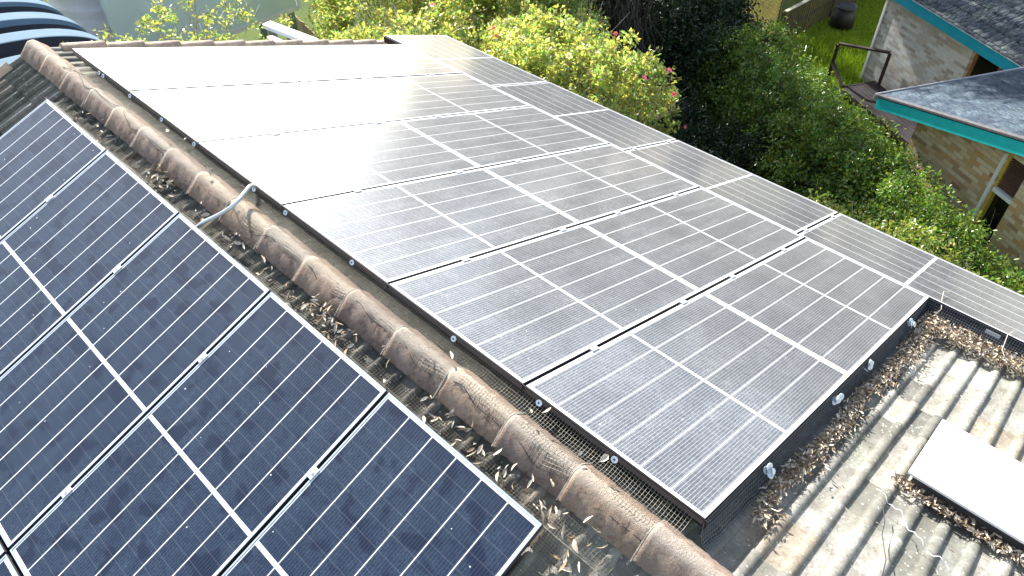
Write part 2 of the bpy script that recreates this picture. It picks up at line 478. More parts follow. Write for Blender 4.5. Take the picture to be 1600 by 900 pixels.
# verge (rake) tiles along the far gable, half-round pieces stepping down each slope
M_RAKE = simple("rake_tile_clay", (0.55, 0.42, 0.31), 0.9, 0, 0.3, 14, 0.004, 80)
for side, fn, L_, hpn in ((1, RPt, 4.3, hpan), (-1, LPt, 6.4, hpanL)):
    s = (s_r if side > 0 else s_l) + 0.22
    while s < L_:
        mb = MB(); pts = []; n = 9
        for (ss, rad, hh) in ((s, 0.048, 0.0), (s + 0.36, 0.058, 0.010)):
            pts.append([fn(ss, Y_FAR + rad * math.cos(math.pi * k / (n - 1)), hpn + 0.012 + hh + rad * math.sin(math.pi * k / (n - 1))) for k in range(n)])
            # skirt down
        vs = pts[0] + pts[1]
        fs = [(i, i + 1, i + 1 + n, i + n) for i in range(n - 1)] + [tuple(range(n)), tuple(range(2 * n - 1, n - 1, -1))]
        mb.add(vs, fs)
        mb.add([fn(s, Y_FAR + 0.05, hpn + 0.01), fn(s + 0.36, Y_FAR + 0.058, hpn + 0.02), fn(s + 0.36, Y_FAR + 0.058, hpn - 0.1), fn(s, Y_FAR + 0.05, hpn - 0.1)], [(0, 1, 2, 3)])
        hp(mb.build("rake_tile", M_RAKE, None, True)); s += 0.342

# ridge caps: angular five-sided concrete caps, each lapping the next
CAPZ = -0.110
capx = [(-0.117, -0.014), (-0.115, 0.0), (-0.028, 0.083), (-0.016, 0.090), (0.0, 0.092), (0.022, 0.089), (0.036, 0.080), (0.106, 0.002), (0.109, -0.014)]
def cap_mesh(seed):
    g = np.random.default_rng(seed); Lc = 0.425
    V = []; F = []; rows = 22
    for j in range(rows):
        v = j / (rows - 1); y = -v * Lc
        k = 1.025 - 0.040 * v
        if v < 0.10: k += 0.008
        for (a, b) in capx:
            nz = 0.0016
            V.append((a * k + g.normal() * nz, y + g.normal() * 0.0012, (b + 0.012 * (1 - v)) * (k ** 0.5) + g.normal() * nz))
    m = len(capx)
    for j in range(rows - 1):
        for i in range(m - 1):
            a = j * m + i; F.append((a, a + m, a + m + 1, a + 1))
    nV = len(V)
    # thick far lip
    for (a, b) in capx: V.append((a * 0.93, 0, (b - 0.016) if b > 0.02 else b))
    for i in range(m - 1): F.append((i, i + 1, nV + i + 1, nV + i))
    return np_mesh("ridge_cap", V, F, np.tile([1.0, 1.0, 1.0], (len(V), 1)))
cap_var = []
for i, tn in enumerate([(1, 1, 1), (1.12, 1.08, 1.02), (0.88, 0.86, 0.86), (1.25, 1.2, 1.12)]):
    me = cap_mesh(i + 1)
    c4 = np.ones((len(me.vertices), 4), np.float32); c4[:, :3] = tn
    me.color_attributes["tone"].data.foreach_set("color", c4.ravel())
    me.materials.append(M_CAP)
    cap_var.append(me)
# tile plane is noise-smooth; keep shoulders crisp
for i in range(27):
    y = 0.43 - i * 0.397
    o = bpy.data.objects.new("ridge_cap", cap_var[[0, 1, 2, 0, 1, 0, 2, 1, 3, 0, 1, 2, 0, 3, 0, 1, 0][i % 17]]); C.objects.link(o)
    o.location = (RX + random.gauss(0, 0.003), y, CAPZ + random.gauss(0, 0.0025)); o.rotation_euler = (random.gauss(0, 0.004), random.gauss(0, 0.008), random.gauss(0, 0.008))
    hp(o)
    if i:
        k = 1.0
        pts = [(RX + a * 1.10, y + 0.004 + random.gauss(0, 0.002), CAPZ + 0.011 + b * 1.03) for a, b in capx[1:-1]]
        mort = MB(); mort.tube([(p_[0], p_[1] + 0.003, p_[2] - 0.0055) for p_ in pts], 0.0038, 5)
        hp(mort.build("mortar_joint", M_MORTAR))
mb = MB()   # mortar bed under the caps, coloured dark to read as a shaded gap
for sgn in (-1, 1):
    pts = [(RX + sgn * 0.080, yy, CAPZ - 0.008 + random.gauss(0, 0.004)) for yy in np.arange(Y_NEAR, 0.43, 0.06)]
    mb.tube(pts, 0.016, 6)
hp(mb.build("mortar_bed", simple("mortar_shaded", (0.08, 0.07, 0.06), 0.95, 0, 0.3, 20, 0.003), None, True))
# end plug of the ridge at the gable
mb = MB()
pts = [(RX + a, 0.425, CAPZ + b) for a, b in capx]
mb.add(pts + [(RX, 0.425, CAPZ - 0.05)], [tuple(range(len(capx))) + (len(capx),)])
hp(mb.build("ridge_end", M_MORTAR))

# =================================================================== SOLAR PANELS
def panel_meshes(W, L, glass, frame, tagn):
    fw, fh = (0.0085 if tagn == "l" else 0.0115), 0.038
    mb = MB()
    mb.box((0, 0, -fh), (W, fw, 0)); mb.box((0, L - fw, -fh), (W, L, 0))
    mb.box((0, fw, -fh), (fw, L - fw, 0)); mb.box((W - fw, fw, -fh), (W, L - fw, 0))
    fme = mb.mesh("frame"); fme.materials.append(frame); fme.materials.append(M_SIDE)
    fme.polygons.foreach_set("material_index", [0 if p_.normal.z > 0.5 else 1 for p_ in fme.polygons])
    mb = MB(); mb.box((fw, fw, -0.008), (W - fw, L - fw, -0.0025))
    gme = mb.mesh("glass"); gme.materials.append(glass)
    mb = MB(); mb.box((W / 2 - 0.06, L * 0.5 - 0.05, -0.032), (W / 2 + 0.06, L * 0.5 + 0.05, -0.0085))
    jme = mb.mesh("junction_box"); jme.materials.append(M_BLACK)
    return fme, gme, jme
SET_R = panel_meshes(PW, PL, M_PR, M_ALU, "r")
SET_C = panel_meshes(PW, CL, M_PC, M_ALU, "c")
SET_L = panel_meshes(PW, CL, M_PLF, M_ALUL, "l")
def clamp_mesh():
    mb = MB()
    mb.box((-0.019, -0.028, 0.001), (0.019, 0.028, 0.006)); mb.box((-0.008, -0.024, -0.03), (0.008, 0.024, 0.001))
    mb.tube([(0, 0, 0.006), (0, 0, 0.012)], 0.0065, 6)
    me = mb.mesh("clamp"); me.materials.append(M_ALU); return me
CLAMP = clamp_mesh()
def panel(org, rot, meshes, label, group, clamps=()):
    t = empty("solar_panel", org, rot, label, "solar panel", group)
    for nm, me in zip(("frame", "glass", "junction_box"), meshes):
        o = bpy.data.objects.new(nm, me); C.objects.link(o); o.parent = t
    for (cx, cy, ang) in clamps:
        o = bpy.data.objects.new("clamp", CLAMP); C.objects.link(o); o.parent = t; o.location = (cx, cy, 0); o.rotation_euler = (0, 0, ang)
    return t
FARN = ["in the row at the far gable", "in the second row from the gable", "in the row by the bent conduit", "in the row just below the conduit", "in the second row from the tiles", "in the nearest row, by the tiles"]
for k in range(6):
    y = -k * P - (0.0 if k == 0 else GP / 2)
    for j in range(2):
        org = RPt(j * (PL + 0.005), y, 0)
        glare = ["burnt out white by glare", "burnt out white by glare", "half whitened by glare", "pale and glossy", "grey and glossy", "grey blue with sharp cell lines"][k] if j == 0 else ["washed white by glare", "fading from white to grey", "grey with a white glare corner", "crossed by a bright sun glint", "grey and glossy", "mid grey with clear cell lines"][k]
        side = "ridge-side" if j == 0 else "lower"
        cl = []
        if k < 5:
            cl = [(PW + GP / 2, s_, 0) for s_ in ((0.56, 1.51) if j == 0 else (0.42, 1.30))]
            if k in (1, 3): cl = [(a, b + 0.03, c) for a, b, c in cl]
        panel(org, ROT_R, SET_R, f"{side} wide-array panel, {glare}, {FARN[k]}", "white-framed panels of the wide array right of the ridge", cl)
cs = ROWL + 0.012
COLN = ["topmost panel of the narrow side column, sticking out past the gable", "side column panel level with the two glare-white rows", "side column panel in front of the dark hedge, between two black gaps", "side column panel beside the near corner of the wide array", "side column panel beyond the leaf pile, running out of the frame"]
for k in range(5):
    y_top = 0.343 - k * (CL + GP)
    org = RPt(cs, y_top - CL, 0)
    cl = [(0.16, -GP / 2, R(90)), (0.80, -GP / 2, R(90))] if k < 4 else []
    panel(org, ROT_C, SET_C, "grey " + COLN[k], "panels of the narrow column along the eave", cl)
LN = ["blue panel at the far top end of the left array, beside bare dark tiles", "blue panel of the left array just below the far end one", "blue panel of the left array, its top edge by the bent conduit", "blue panel of the left array with dark clean blotches, one before the nearest", "nearest blue panel of the left array, its corner ending at the bottom of the ridge"]
for k in range(5):
    yk = -0.537 - k * P
    org = LPt(0, yk - PW, 0)
    cl = [(-GP / 2, 0.485 + 0.005 * k, 0), (-GP / 2, 1.40, 0)] if k < 4 else []
    panel(org, ROT_L, SET_L, LN[k], "dark blue panels left of the ridge", cl)
for k in (1, 2, 3, 4):
    yk = -0.537 - k * P
    panel(LPt(CL + 0.022, yk - PW, 0), ROT_L, SET_L, ["", "upper", "blue second-row panel at the lower left corner of the picture", "blue second-row panel whose top edge peeks in at the bottom left", "blue second-row panel below the nearest panel, under the bottom edge"][k] if k > 1 else "blue second-row panel behind the left picture edge", "dark blue panels left of the ridge")
# rails
mb_l = [(RPt, 0.56), (RPt, 1.51), (RPt, 2.19), (RPt, 3.07)]
for i, (fn, s) in enumerate(mb_l):
    mb = MB(); a = fn(s, 0.05, -0.058); b = fn(s, -6.02, -0.058)
    mb.beam(a, b, 0.04, 0.038)
    o = mb.build("mounting_rail", M_ALU)
    tag(o, ["aluminium rail under the upper part of the ridge-side panels", "aluminium rail under the lower part of the ridge-side panels", "aluminium rail under the upper part of the lower panels", "aluminium rail under the eave end of the lower panels"][i], "rail", "rails under the wide array")
for i, s in enumerate((0.485, 1.40)):
    mb = MB(); mb.beam(LPt(s, -0.5, -0.058), LPt(s, -5.62, -0.058), 0.04, 0.038)
    tag(mb.build("mounting_rail", M_ALU), ["rail under the top part of the blue left array", "rail under the lower part of the blue left array"][i], "rail", "rails under the left array")
for i, s in enumerate((cs + 0.16, cs + 0.80)):
    mb = MB(); mb.beam(RPt(s, 0.4, -0.058), RPt(s, -8.5, -0.058), 0.04, 0.038)
    tag(mb.build("mounting_rail", M_ALU), ["rail under the inner edge of the side column", "rail under the outer edge of the side column"][i], "rail", "rails under the side column")

# =================================================================== WIRE MESH SKIRTS
def wire_grid(path_fn, n_long, n_cross, wd=0.0011, sub=1):
    """path_fn(u 0..1 along, v 0..1 across) -> point array; returns mesh of thin square wires both ways"""
    U = np.linspace(0, 1, n_long); Vv = np.linspace(0, 1, n_cross)
    G = path_fn(U[:, None] * np.ones((1, n_cross)), Vv[None, :] * np.ones((n_long, 1)))   # (n_long,n_cross,3)
    du = np.gradient(G, axis=0); dv = np.gradient(G, axis=1)
    nrm = np.cross(du, dv); nrm /= np.linalg.norm(nrm, axis=2, keepdims=True) + 1e-12
    du /= np.linalg.norm(du, axis=2, keepdims=True) + 1e-12; dv /= np.linalg.norm(dv, axis=2, keepdims=True) + 1e-12
    V = []; F = []; b = 0
    def run(side, axis):
        nonlocal b
        A = G + side * wd / 2; B = G - side * wd / 2; T = G + nrm * wd
        st = np.stack([A, T, B], axis=2)     # n_long,n_cross,3,3
        idx = (np.arange(n_long * n_cross * 3).reshape(n_long, n_cross, 3)) + b
        V.append(st.reshape(-1, 3)); b += n_long * n_cross * 3
        if axis == 0: p, q = idx[:-1], idx[1:]
        else: p, q = idx[:, :-1], idx[:, 1:]
        for k in range(3):
            k2 = (k + 1) % 3
            F.append(np.stack([p[..., k], q[..., k], q[..., k2], p[..., k2]], -1).reshape(-1, 4))
    run(dv, 0); run(du, 1)
    return np.concatenate(V), np.concatenate(F)

def smooth_noise(seed, amps):
    g = np.random.default_rng(seed); ph = g.random(len(amps)) * 6.28; 
    def f(y):
        s = 0
        for i, (a, fr) in enumerate(amps): s = s + a * np.sin(y * fr + ph[i])
        return s
    return f
def interp_path(pts):
    pts = np.array(pts); d = np.r_[0, np.cumsum(np.linalg.norm(np.diff(pts, axis=0), axis=1))]; d /= d[-1]
    return lambda v: (np.interp(v, d, pts[:, 0]), np.interp(v, d, pts[:, 1]))
CELL = 0.0175
# (a) from the wide array over the ridge caps
skR = empty("wire_mesh", (0, -3.0, 0), None, "long strip of wire mesh from the wide array draped over the ridge caps", "wire mesh", "bird-proofing mesh skirts")
pa = interp_path([(-0.009, -0.030), (-0.030, -0.042), (-0.070, -0.052), (-0.110, -0.045), (-0.150, -0.016), (RX, -0.010), (-0.200, -0.022), (-0.262, -0.080)])
wv = smooth_noise(3, [(0.3, 2.1), (0.5, 8.3), (0.4, 15.8), (0.15, 31.0)])
L = 6.1
def fR(u, v):
    y = -0.22 - u * (L - 0.32)
    far = np.clip((y + 2.6) / 2.0, 0, 1)           # far part barely reaches the caps
    reach = 0.82 + 0.13 * wv(y) - 0.22 * far
    x, z = pa(v * reach)
    z = z + v * (0.004 * wv(y * 1.7) + 0.006)
    return np.stack([x, y, z], -1)
V, F = wire_grid(fR, int(L / CELL), 15, 0.0012)
hp(link("grid", np_mesh("grid", V, F), M_WIRE), skR)
eu = np.linspace(0, 1, 420); ep = fR(eu[:, None], np.ones((420, 1)))[:, 0]
mb = MB(); mb.tube([tuple(p_) for p_ in ep], 0.0021, 5); hp(mb.build("edge_shadow_line", M_BLACK, None, True), skR)  # mesh edge thickened and blackened to draw its wavy shadow on the caps
mb = MB(); mb.beam((-0.0035, -0.01, -0.034), (-0.0035, -6.06, -0.034), 0.003, 0.060); hp(mb.build("edge_strip", M_BLACK), skR)
for y in (-0.50, -0.57, -1.02, -1.51, -1.97, -2.72, -3.07, -3.73, -4.57, -5.155, -5.60):
    mb = MB(); mb.disc((-0.016, y, -0.030), (-0.8, -0.1, 0.6), 0.0165, 0.003, 16, 0); mb.disc((-0.0190, y, -0.0280), (-0.8, -0.1, 0.6), 0.005, 0.002, 6, 1)
    hp(mb.build("clip", [M_CLIP, M_BLACK]), skR)
# (b) along the top edge of the left array
skL = empty("wire_mesh", (LX, -3.0, LZ), None, "leaf-littered wire mesh strip along the top edge of the blue left array", "wire mesh", "bird-proofing mesh skirts")
wl = smooth_noise(8, [(0.5, 3.1), (0.4, 9.3), (0.25, 22.0)])
def roll_z(y):
    f = ((y + 6.277) / PER) % 1.0
    return np.where(f < 0.40, 0.034 * np.sin(np.pi * np.clip(f / 0.40, 0, 1)) ** 0.7, 0.0)
def fL(u, v):
    y = -0.45 - u * 5.42
    x = LX + 0.004 + v * (0.105 + 0.010 * wl(y))
    zt_ = LZ - 0.02 - 0.075 * np.clip(v * 2.2, 0, 1) ** 0.8
    ztile = LZ + (x - LX) * sp / cp - 0.143 / cp + roll_z(y) + 0.006
    z = np.maximum(zt_, ztile) + 0.006 * v * wl(y * 2.3)
    return np.stack([x, y, z], -1)
V, F = wire_grid(fL, int(5.42 / CELL), 8, 0.0014)
hp(link("grid", np_mesh("grid", V, F), M_WIRE), skL)
for y in (-1.15, -2.1, -3.2, -4.2, -5.1):
    mb = MB(); mb.disc((LX + 0.002, y, LZ - 0.02), (1, 0, 0.2), 0.014, 0.003, 14); hp(mb.build("clip", M_CLIP), skL)
# (c) below the near end of the wide array
skB = empty("wire_mesh", (1.7, -6.1, -0.6), None, "rippled dark wire mesh hanging from the near end of the wide array", "wire mesh", "bird-proofing mesh skirts")
wb = smooth_noise(5, [(0.5, 4.1), (0.5, 11.3), (0.3, 27.0)])
YE = -6 * P + GP * 0.5
def fB(u, v):
    s = 0.0 + u * 3.50
    y = YE - 0.006 - 0.095 * v ** 1.3 - 0.016 * v * wb(s * 1.3)
    h = -0.02 - 0.115 * np.sin(np.clip(v * 1.35, 0, 1) * np.pi / 2) + 0.012 * v * wb(s * 2 + 1)
    h = np.maximum(h, -0.130)
    return np.stack([s * cp + h * sp, y, -s * sp + h * cp], -1)
V, F = wire_grid(fB, int(3.5 / CELL), 11, 0.0020)
hp(link("grid", np_mesh("grid", V, F), M_WIRED), skB)
mb = MB(); mb.beam(RPt(0.0, YE - 0.004, -0.05), RPt(ROWL, YE - 0.004, -0.05), 0.003, 0.085); hp(mb.build("edge_strip", M_BLACK), skB)
for s in (0.585, 1.50, 2.08, 3.0):
    mb = MB()
    c = RPt(s, YE - 0.035, -0.04)
    for k in range(7):
        a = c + Vector((random.gauss(0, .012), random.gauss(0, .012), random.gauss(0, .008)))
        mb.disc(a, (random.gauss(0, .6), -1 + random.gauss(0, .4), 0.6), 0.020, 0.003, 9)
    hp(mb.build("clip", M_CLIP), skB)
# (d) black skirt under the inner edge of the side column
skC = empty("wire_mesh", (cs * cp, -7.2, -1.3), None, "black mesh skirt under the inner edge of the side column, above the leaf pile", "wire mesh", "bird-proofing mesh skirts")
mb = MB()
mb.add([RPt(cs - 0.004, -6.02, -0.004), RPt(cs - 0.004, -8.6, -0.004), RPt(cs - 0.030, -8.6, -0.125), RPt(cs - 0.030, -6.02, -0.125),
        RPt(cs - 0.001, -6.02, -0.004), RPt(cs - 0.001, -8.6, -0.004), RPt(cs - 0.027, -8.6, -0.125), RPt(cs - 0.027, -6.02, -0.125)],
       [(0, 1, 2, 3), (7, 6, 5, 4), (0, 4, 5, 1), (3, 2, 6, 7)])
hp(mb.build("edge_strip", M_BLACK), skC)
def fC(u, v):
    y = -6.0 - u * 2.6; s = cs - 0.012 - 0.075 * v ** 1.2 - 0.006 * v * wb(y * 3); h = -0.01 - 0.12 * v ** 0.7
    return np.stack([s * cp + h * sp, y, -s * sp + h * cp], -1)
V, F = wire_grid(fC, int(2.6 / CELL), 9, 0.0012)
hp(link("grid", np_mesh("grid", V, F), M_WIRED), skC)
mb = MB(); T = ROT_C.to_4x4(); T.translation = RPt(cs - 0.013, -6.52, -0.040)
mb.box((-0.004, -0.05, -0.013), (0.001, 0.05, 0.013), 0, T); hp(mb.build("sticker", simple("sticker_grey", (0.55, 0.55, 0.55), 0.5)), skC)
mb = MB(); mb.beam(RPt(cs - 0.004, 0.35, -0.045), RPt(cs - 0.004, 0.0, -0.045), 0.003, 0.075); hp(mb.build("edge_strip", M_BLACK), skC)
# (e) end of the left array
skE = empty("wire_mesh", LPt(0.3, -5.6, -0.1), None, "ragged corner of wire mesh below the nearest blue panel", "wire mesh", "bird-proofing mesh skirts")
def fE(u, v):
    s = -0.10 + u * 0.75; y = -5.585 - 0.14 * v - 0.015 * wb(s * 5) * v; h = -0.03 - 0.085 * v ** 0.7 + 0.01 * wb(s * 9 + 2) * v
    return np.stack([LX - s * cp - h * sp, y, LZ - s * sp + h * cp], -1)
V, F = wire_grid(fE, 60, 11, 0.0013)
hp(link("grid", np_mesh("grid", V, F), M_WIRE), skE)

# conduit crossing the ridge
mb = MB()
pts0 = [(-0.005, -2.735, -0.010), (-0.05, -2.765, 0.035), (-0.13, -2.83, 0.055), (-0.200, -2.875, 0.060), (-0.250, -2.872, 0.040), (-0.315, -2.815, -0.010), (-0.385, -2.745, -0.060), (-0.43, -2.70, -0.105)]
pts = []
for i in range(len(pts0) - 1):
    p0, p1, p2, p3 = (Vector(pts0[max(0, min(len(pts0) - 1, i + d))]) for d in (-1, 0, 1, 2))
    for t_ in (0, .2, .4, .6, .8):
        pts.append(0.5 * ((2 * p1) + (p2 - p0) * t_ + (2 * p0 - 5 * p1 + 4 * p2 - p3) * t_ ** 2 + (3 * p1 - p0 - 3 * p2 + p3) * t_ ** 3))
pts.append(Vector(pts0[-1]))
mb.tube(pts, 0.0125, 12)
tag(mb.build("conduit", M_GALV, None, True), "bent galvanised metal conduit bridging the ridge between the two arrays", "conduit")

# =================================================================== LEAF LITTER
def litter_mat(name, a, b):
    g = NG(name); t = g.tone(); g.base(g.mix(1.0, g.ramp(g.noise(60, 3), [(0.3, a), (0.7, b)]), t, 'MULTIPLY'), 0.75, 0, 0.3); return g.mat
M_LIT = litter_mat("dry_leaves", (0.36, 0.29, 0.21), (0.66, 0.60, 0.50))
def curled_leaves(P_, size, tones, seed, tilt=0.9):
    g = np.random.default_rng(seed); n = len(P_)
    Ls = size * (0.5 + g.random(n) * 1.0); Ws = Ls * (0.22 + 0.22 * g.random(n))
    az = g.random(n) * 2 * np.pi
    d = np.stack([np.cos(az), np.sin(az), g.normal(size=n) * 0.35], -1); d /= np.linalg.norm(d, axis=1, keepdims=True)
    nn = np.stack([g.normal(size=n) * tilt, g.normal(size=n) * tilt, np.ones(n)], -1)
    nn -= (nn * d).sum(1, keepdims=True) * d; nn /= np.linalg.norm(nn, axis=1, keepdims=True)
    s = np.cross(d, nn); cu = (g.random(n) * 0.5 - 0.1)[:, None]
    Vs = []; ts = np.array([-0.5, -0.15, 0.2, 0.5]); ws = np.array([0.25, 1.0, 0.8, 0.08])
    for t_, w_ in zip(ts, ws):
        cpt = P_ + d * (Ls * t_)[:, None] + nn * (Ls[:, None] * cu * (t_ ** 2) * 2.2)
        lift = nn * (Ws * w_ * 0.45)[:, None]
        Vs += [cpt + s * (Ws * w_ * 0.5)[:, None] + lift, cpt, cpt - s * (Ws * w_ * 0.5)[:, None] + lift]
    V = np.stack(Vs, 1)          # n,12,3
    idx = np.arange(n)[:, None] * 12
    fs = []
    for r in range(3):
        for c in range(2):
            a = r * 3 + c; fs.append(np.concatenate([idx + a, idx + a + 1, idx + a + 4, idx + a + 3], 1))
    F = np.concatenate(fs)
    tn = np.array(tones)[g.integers(len(tones), size=n)] * (0.75 + 0.5 * g.random((n, 1)))
    return np_mesh("leaf_litter", V.reshape(-1, 3), F, np.repeat(tn, 12, axis=0))
LT = [(1.05, 1.05, 1.05), (1.35, 1.35, 1.33), (0.55, 0.45, 0.33), (0.95, 0.85, 0.70), (0.30, 0.26, 0.23)]
g = np.random.default_rng(21)
# heap along the near end skirt
n = 4200; s = g.random(n) ** 0.8 * 3.35 + 0.30; v = np.abs(g.normal(size=n)) * 0.045 * (0.5 + 0.5 * np.abs(np.sin(s * 5.1)) + 0.4 * (s > 2.5))
y = YE - 0.085 - 0.012 * np.sin(s * 6) + g.normal(size=n) * 0.012 - v * (0.7 + 0.5 * g.random(n)); h = -0.118 + np.clip(0.035 - v * 0.4, 0, 0.035) * g.random(n)
Pp = np.stack([s * cp + h * sp, y, -s * sp + h * cp], -1)
tag(link("leaf_litter", curled_leaves(Pp, 0.026, LT, 1), M_LIT), "line of dry curled leaves along the near end of the wide array", "dead leaves", None, "stuff")
# heap in the corner under the side column
n = 4600; a = g.random(n); y = YE - 0.05 - a ** 1.3 * 1.9; wdt = 0.30 * (1 - a * 0.72) + 0.05
s = cs - 0.05 - g.random(n) ** 0.8 * wdt; h = -0.118 + 0.05 * g.random(n) * (1 - a * 0.5)
Pp = np.stack([s * cp + h * sp, y, -s * sp + h * cp], -1)
tag(link("leaf_litter", curled_leaves(Pp, 0.027, LT, 2), M_LIT), "pale heap of dry leaves in the corner below the side column", "dead leaves", None, "stuff")
# litter along the left mesh, in clusters
cl = [(-0.96, 12), (-1.28, 18), (-1.95, 26), (-2.08, 34), (-2.20, 24), (-2.56, 16), (-2.95, 26), (-3.34, 12), (-3.62, 30), (-3.80, 44), (-3.95, 40), (-4.12, 16), (-4.32, 14), (-4.78, 24), (-4.92, 14), (-5.02, 26), (-5.30, 22), (-5.55, 26), (-5.75, 44)]
ps = []
for (yc_, k) in cl:
    for _ in range(int(k * 0.55)):
        yy = yc_ + g.normal() * 0.075; xx = LX + 0.085 + g.normal() * 0.035
        if yc_ == -5.75: xx = LX - 0.02 + g.normal() * 0.12
        ps.append((xx, yy, LZ + (xx - LX) * sp / cp - 0.085 + float(roll_z(np.array(yy))) * 0.5 + g.random() * 0.03))
LTL = [(1.3, 1.3, 1.28), (1.4, 1.4, 1.38), (0.75, 0.60, 0.42), (1.1, 1.05, 0.95), (0.5, 0.47, 0.42)]
tag(link("leaf_litter", curled_leaves(np.array(ps), 0.042, LTL, 3), M_LIT), "scattered curled leaves caught between the ridge and the blue left array", "dead leaves", None, "stuff")
ps = [(-0.02 - 0.15 * g.random(), yy + g.normal() * 0.05, 0.012 + 0.015 * g.random()) for yy in (-1.75, -1.9, -2.5, -4.62, -4.66, -5.2, -5.22, -5.52, -5.55)]
ps = [(x_, y_, -0.0 + (0.022 if x_ < -0.06 else 0.0)) for x_, y_, z_ in ps]
tag(link("leaf_litter", curled_leaves(np.array(ps), 0.05, [(1.3, 1.25, 1.2)], 4), M_LIT), "a few pale leaves lying on the mesh over the ridge caps", "dead leaves", None, "stuff")
# litter under the white sheet
n = 700; s = 1.24 + np.abs(g.normal(size=n)) * 0.05 - 0.05; y = -6.50 - g.random(n) * 1.2; h = -0.128 + 0.03 * g.random(n)
Pp = np.stack([s * cp + h * sp, y, -s * sp + h * cp], -1)
tag(link("leaf_litter", curled_leaves(Pp, 0.028, LT, 5), M_LIT), "leaf crumbs and grass along the upper edge of the white skylight", "dead leaves", None, "stuff")
# a few single leaves on tiles
n = 60; s = 0.5 + g.random(n) * 2.6; y = -6.35 - g.random(n) * 0.9; h = np.full(n, -0.118)
Pp = np.stack([s * cp + h * sp, y, -s * sp + h * cp], -1)
tag(link("leaf_litter", curled_leaves(Pp, 0.02, LT, 6), M_LIT), "stray leaf flecks on the sunny roll tiles at the right", "dead leaves", None, "stuff")

# dry stems and wires
def strand(name, pts, r, mat, label, cat):
    mb = MB(); mb.tube(pts, r, 5); return tag(mb.build(name, mat, None, True), label, cat)
M_STEM = simple("dry_stem", (0.55, 0.45, 0.36), 0.8)
strand("dry_stem", [RPt(3.42, -6.14, -0.09), RPt(3.50, -6.16, -0.03), RPt(3.60, -6.12, 0.012), RPt(3.70, -6.10, 0.03), RPt(3.78, -6.14, 0.03)], 0.0028, M_STEM, "thin pale stem arching over the side column next to the array corner", "stem")
strand("dry_stem", [RPt(3.22, -6.78, -0.10), RPt(3.28, -6.68, -0.09), RPt(3.36, -6.62, -0.05), RPt(3.50, -6.60, 0.01), RPt(3.62, -6.62, 0.02)], 0.0028, M_STEM, "thin pale stem bent up against the black skirt near the right edge", "stem")
tw = []
for i in range(60):
    t_ = i / 59; b = RPt(1.02 - 0.30 * t_ + 0.02 * math.sin(9 * t_), -6.48 - 0.52 * t_, -0.092 + 0.012 * math.sin(t_ * 30))
    tw.append(b + Vector((0.004 * math.cos(i * 1.3), 0.0, 0.004 * math.sin(i * 1.3))))
strand("tie_wire", tw, 0.0018, M_WHITE, "twisted white wire lying across the roll tiles at bottom right", "wire")
strand("twig", [RPt(0.97, -6.53, -0.10), RPt(0.86, -6.58, -0.108), RPt(0.74, -6.60, -0.10), RPt(0.62, -6.66, -0.112), RPt(0.48, -6.68, -0.10)], 0.0022, M_DARKW, "thin dark twig beside the twisted white wire", "twig")

# white skylight
sk = empty("skylight", RPt(1.245, -6.55, -0.045), ROT_C, "flat white skylight raised on a dark kerb above the roll tiles", "skylight")
M_SKY = simple("white_acrylic", (0.80, 0.80, 0.80), 0.25, 0, 0.01, 3)
W_ = 0.70; L_ = 1.35
mb = MB()
vs = []
nx, ny = 9, 13
for j in range(ny):
    for i in range(nx):
        a = i / (nx - 1); b = j / (ny - 1)
        vs.append((a * W_, -b * L_, 0.0 + 0.012 * (math.sin(math.pi * a) * math.sin(math.pi * b)) ** 0.5 if 0 < a < 1 and 0 < b < 1 else 0.0))
mb.add(vs, [(j * nx + i, (j + 1) * nx + i, (j + 1) * nx + i + 1, j * nx + i + 1) for j in range(ny - 1) for i in range(nx - 1)])
mb.box((0, -L_, -0.012), (W_, 0, -0.001))
o = mb.build("pane", M_SKY, sk)
mb = MB(); mb.box((0.03, -L_ + 0.03, -0.10), (W_ - 0.03, -0.03, -0.0125)); mb.build("kerb", simple("kerb_dark", (0.05, 0.045, 0.045), 0.7), sk)

# =================================================================== VEGETATION
def leaf_mat(name, c0, c1, rough=0.35, trans=0.35, spec=0.5):
    g = NG(name); t = g.tone()
    c = g.mix(1.0, g.mix(g.noise(0.9, 3), c0, c1), t, 'MULTIPLY')
    g.base(c, rough, 0, spec)
    tr = g.nd("ShaderNodeBsdfTranslucent")
    g.put(tr.inputs[0], g.mix(1.0, c, (1.25, 1.35, 0.55), 'MULTIPLY'))
    mx = g.nd("ShaderNodeMixShader"); mx.inputs[0].default_value = trans
    g.t.links.new(g.p.outputs[0], mx.inputs[1]); g.t.links.new(tr.outputs[0], mx.inputs[2])
    g.t.links.new(mx.outputs[0], g.out.inputs[0])
    return g.mat
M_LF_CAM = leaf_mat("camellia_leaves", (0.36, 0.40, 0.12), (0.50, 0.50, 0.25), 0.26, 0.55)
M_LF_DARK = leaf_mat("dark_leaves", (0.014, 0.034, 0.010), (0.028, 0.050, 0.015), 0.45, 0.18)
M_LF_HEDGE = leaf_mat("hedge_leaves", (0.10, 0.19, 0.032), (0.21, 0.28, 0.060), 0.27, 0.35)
M_LF_YEL = leaf_mat("light_leaves", (0.22, 0.27, 0.05), (0.30, 0.33, 0.10), 0.35, 0.40)
M_BARK = simple("bark", (0.40, 0.36, 0.31), 0.9, 0, 0.3, 12, 0.01, 30)
M_BARKD = simple("bark_dark", (0.07, 0.055, 0.045), 0.9, 0, 0.3, 12, 0.01, 30)

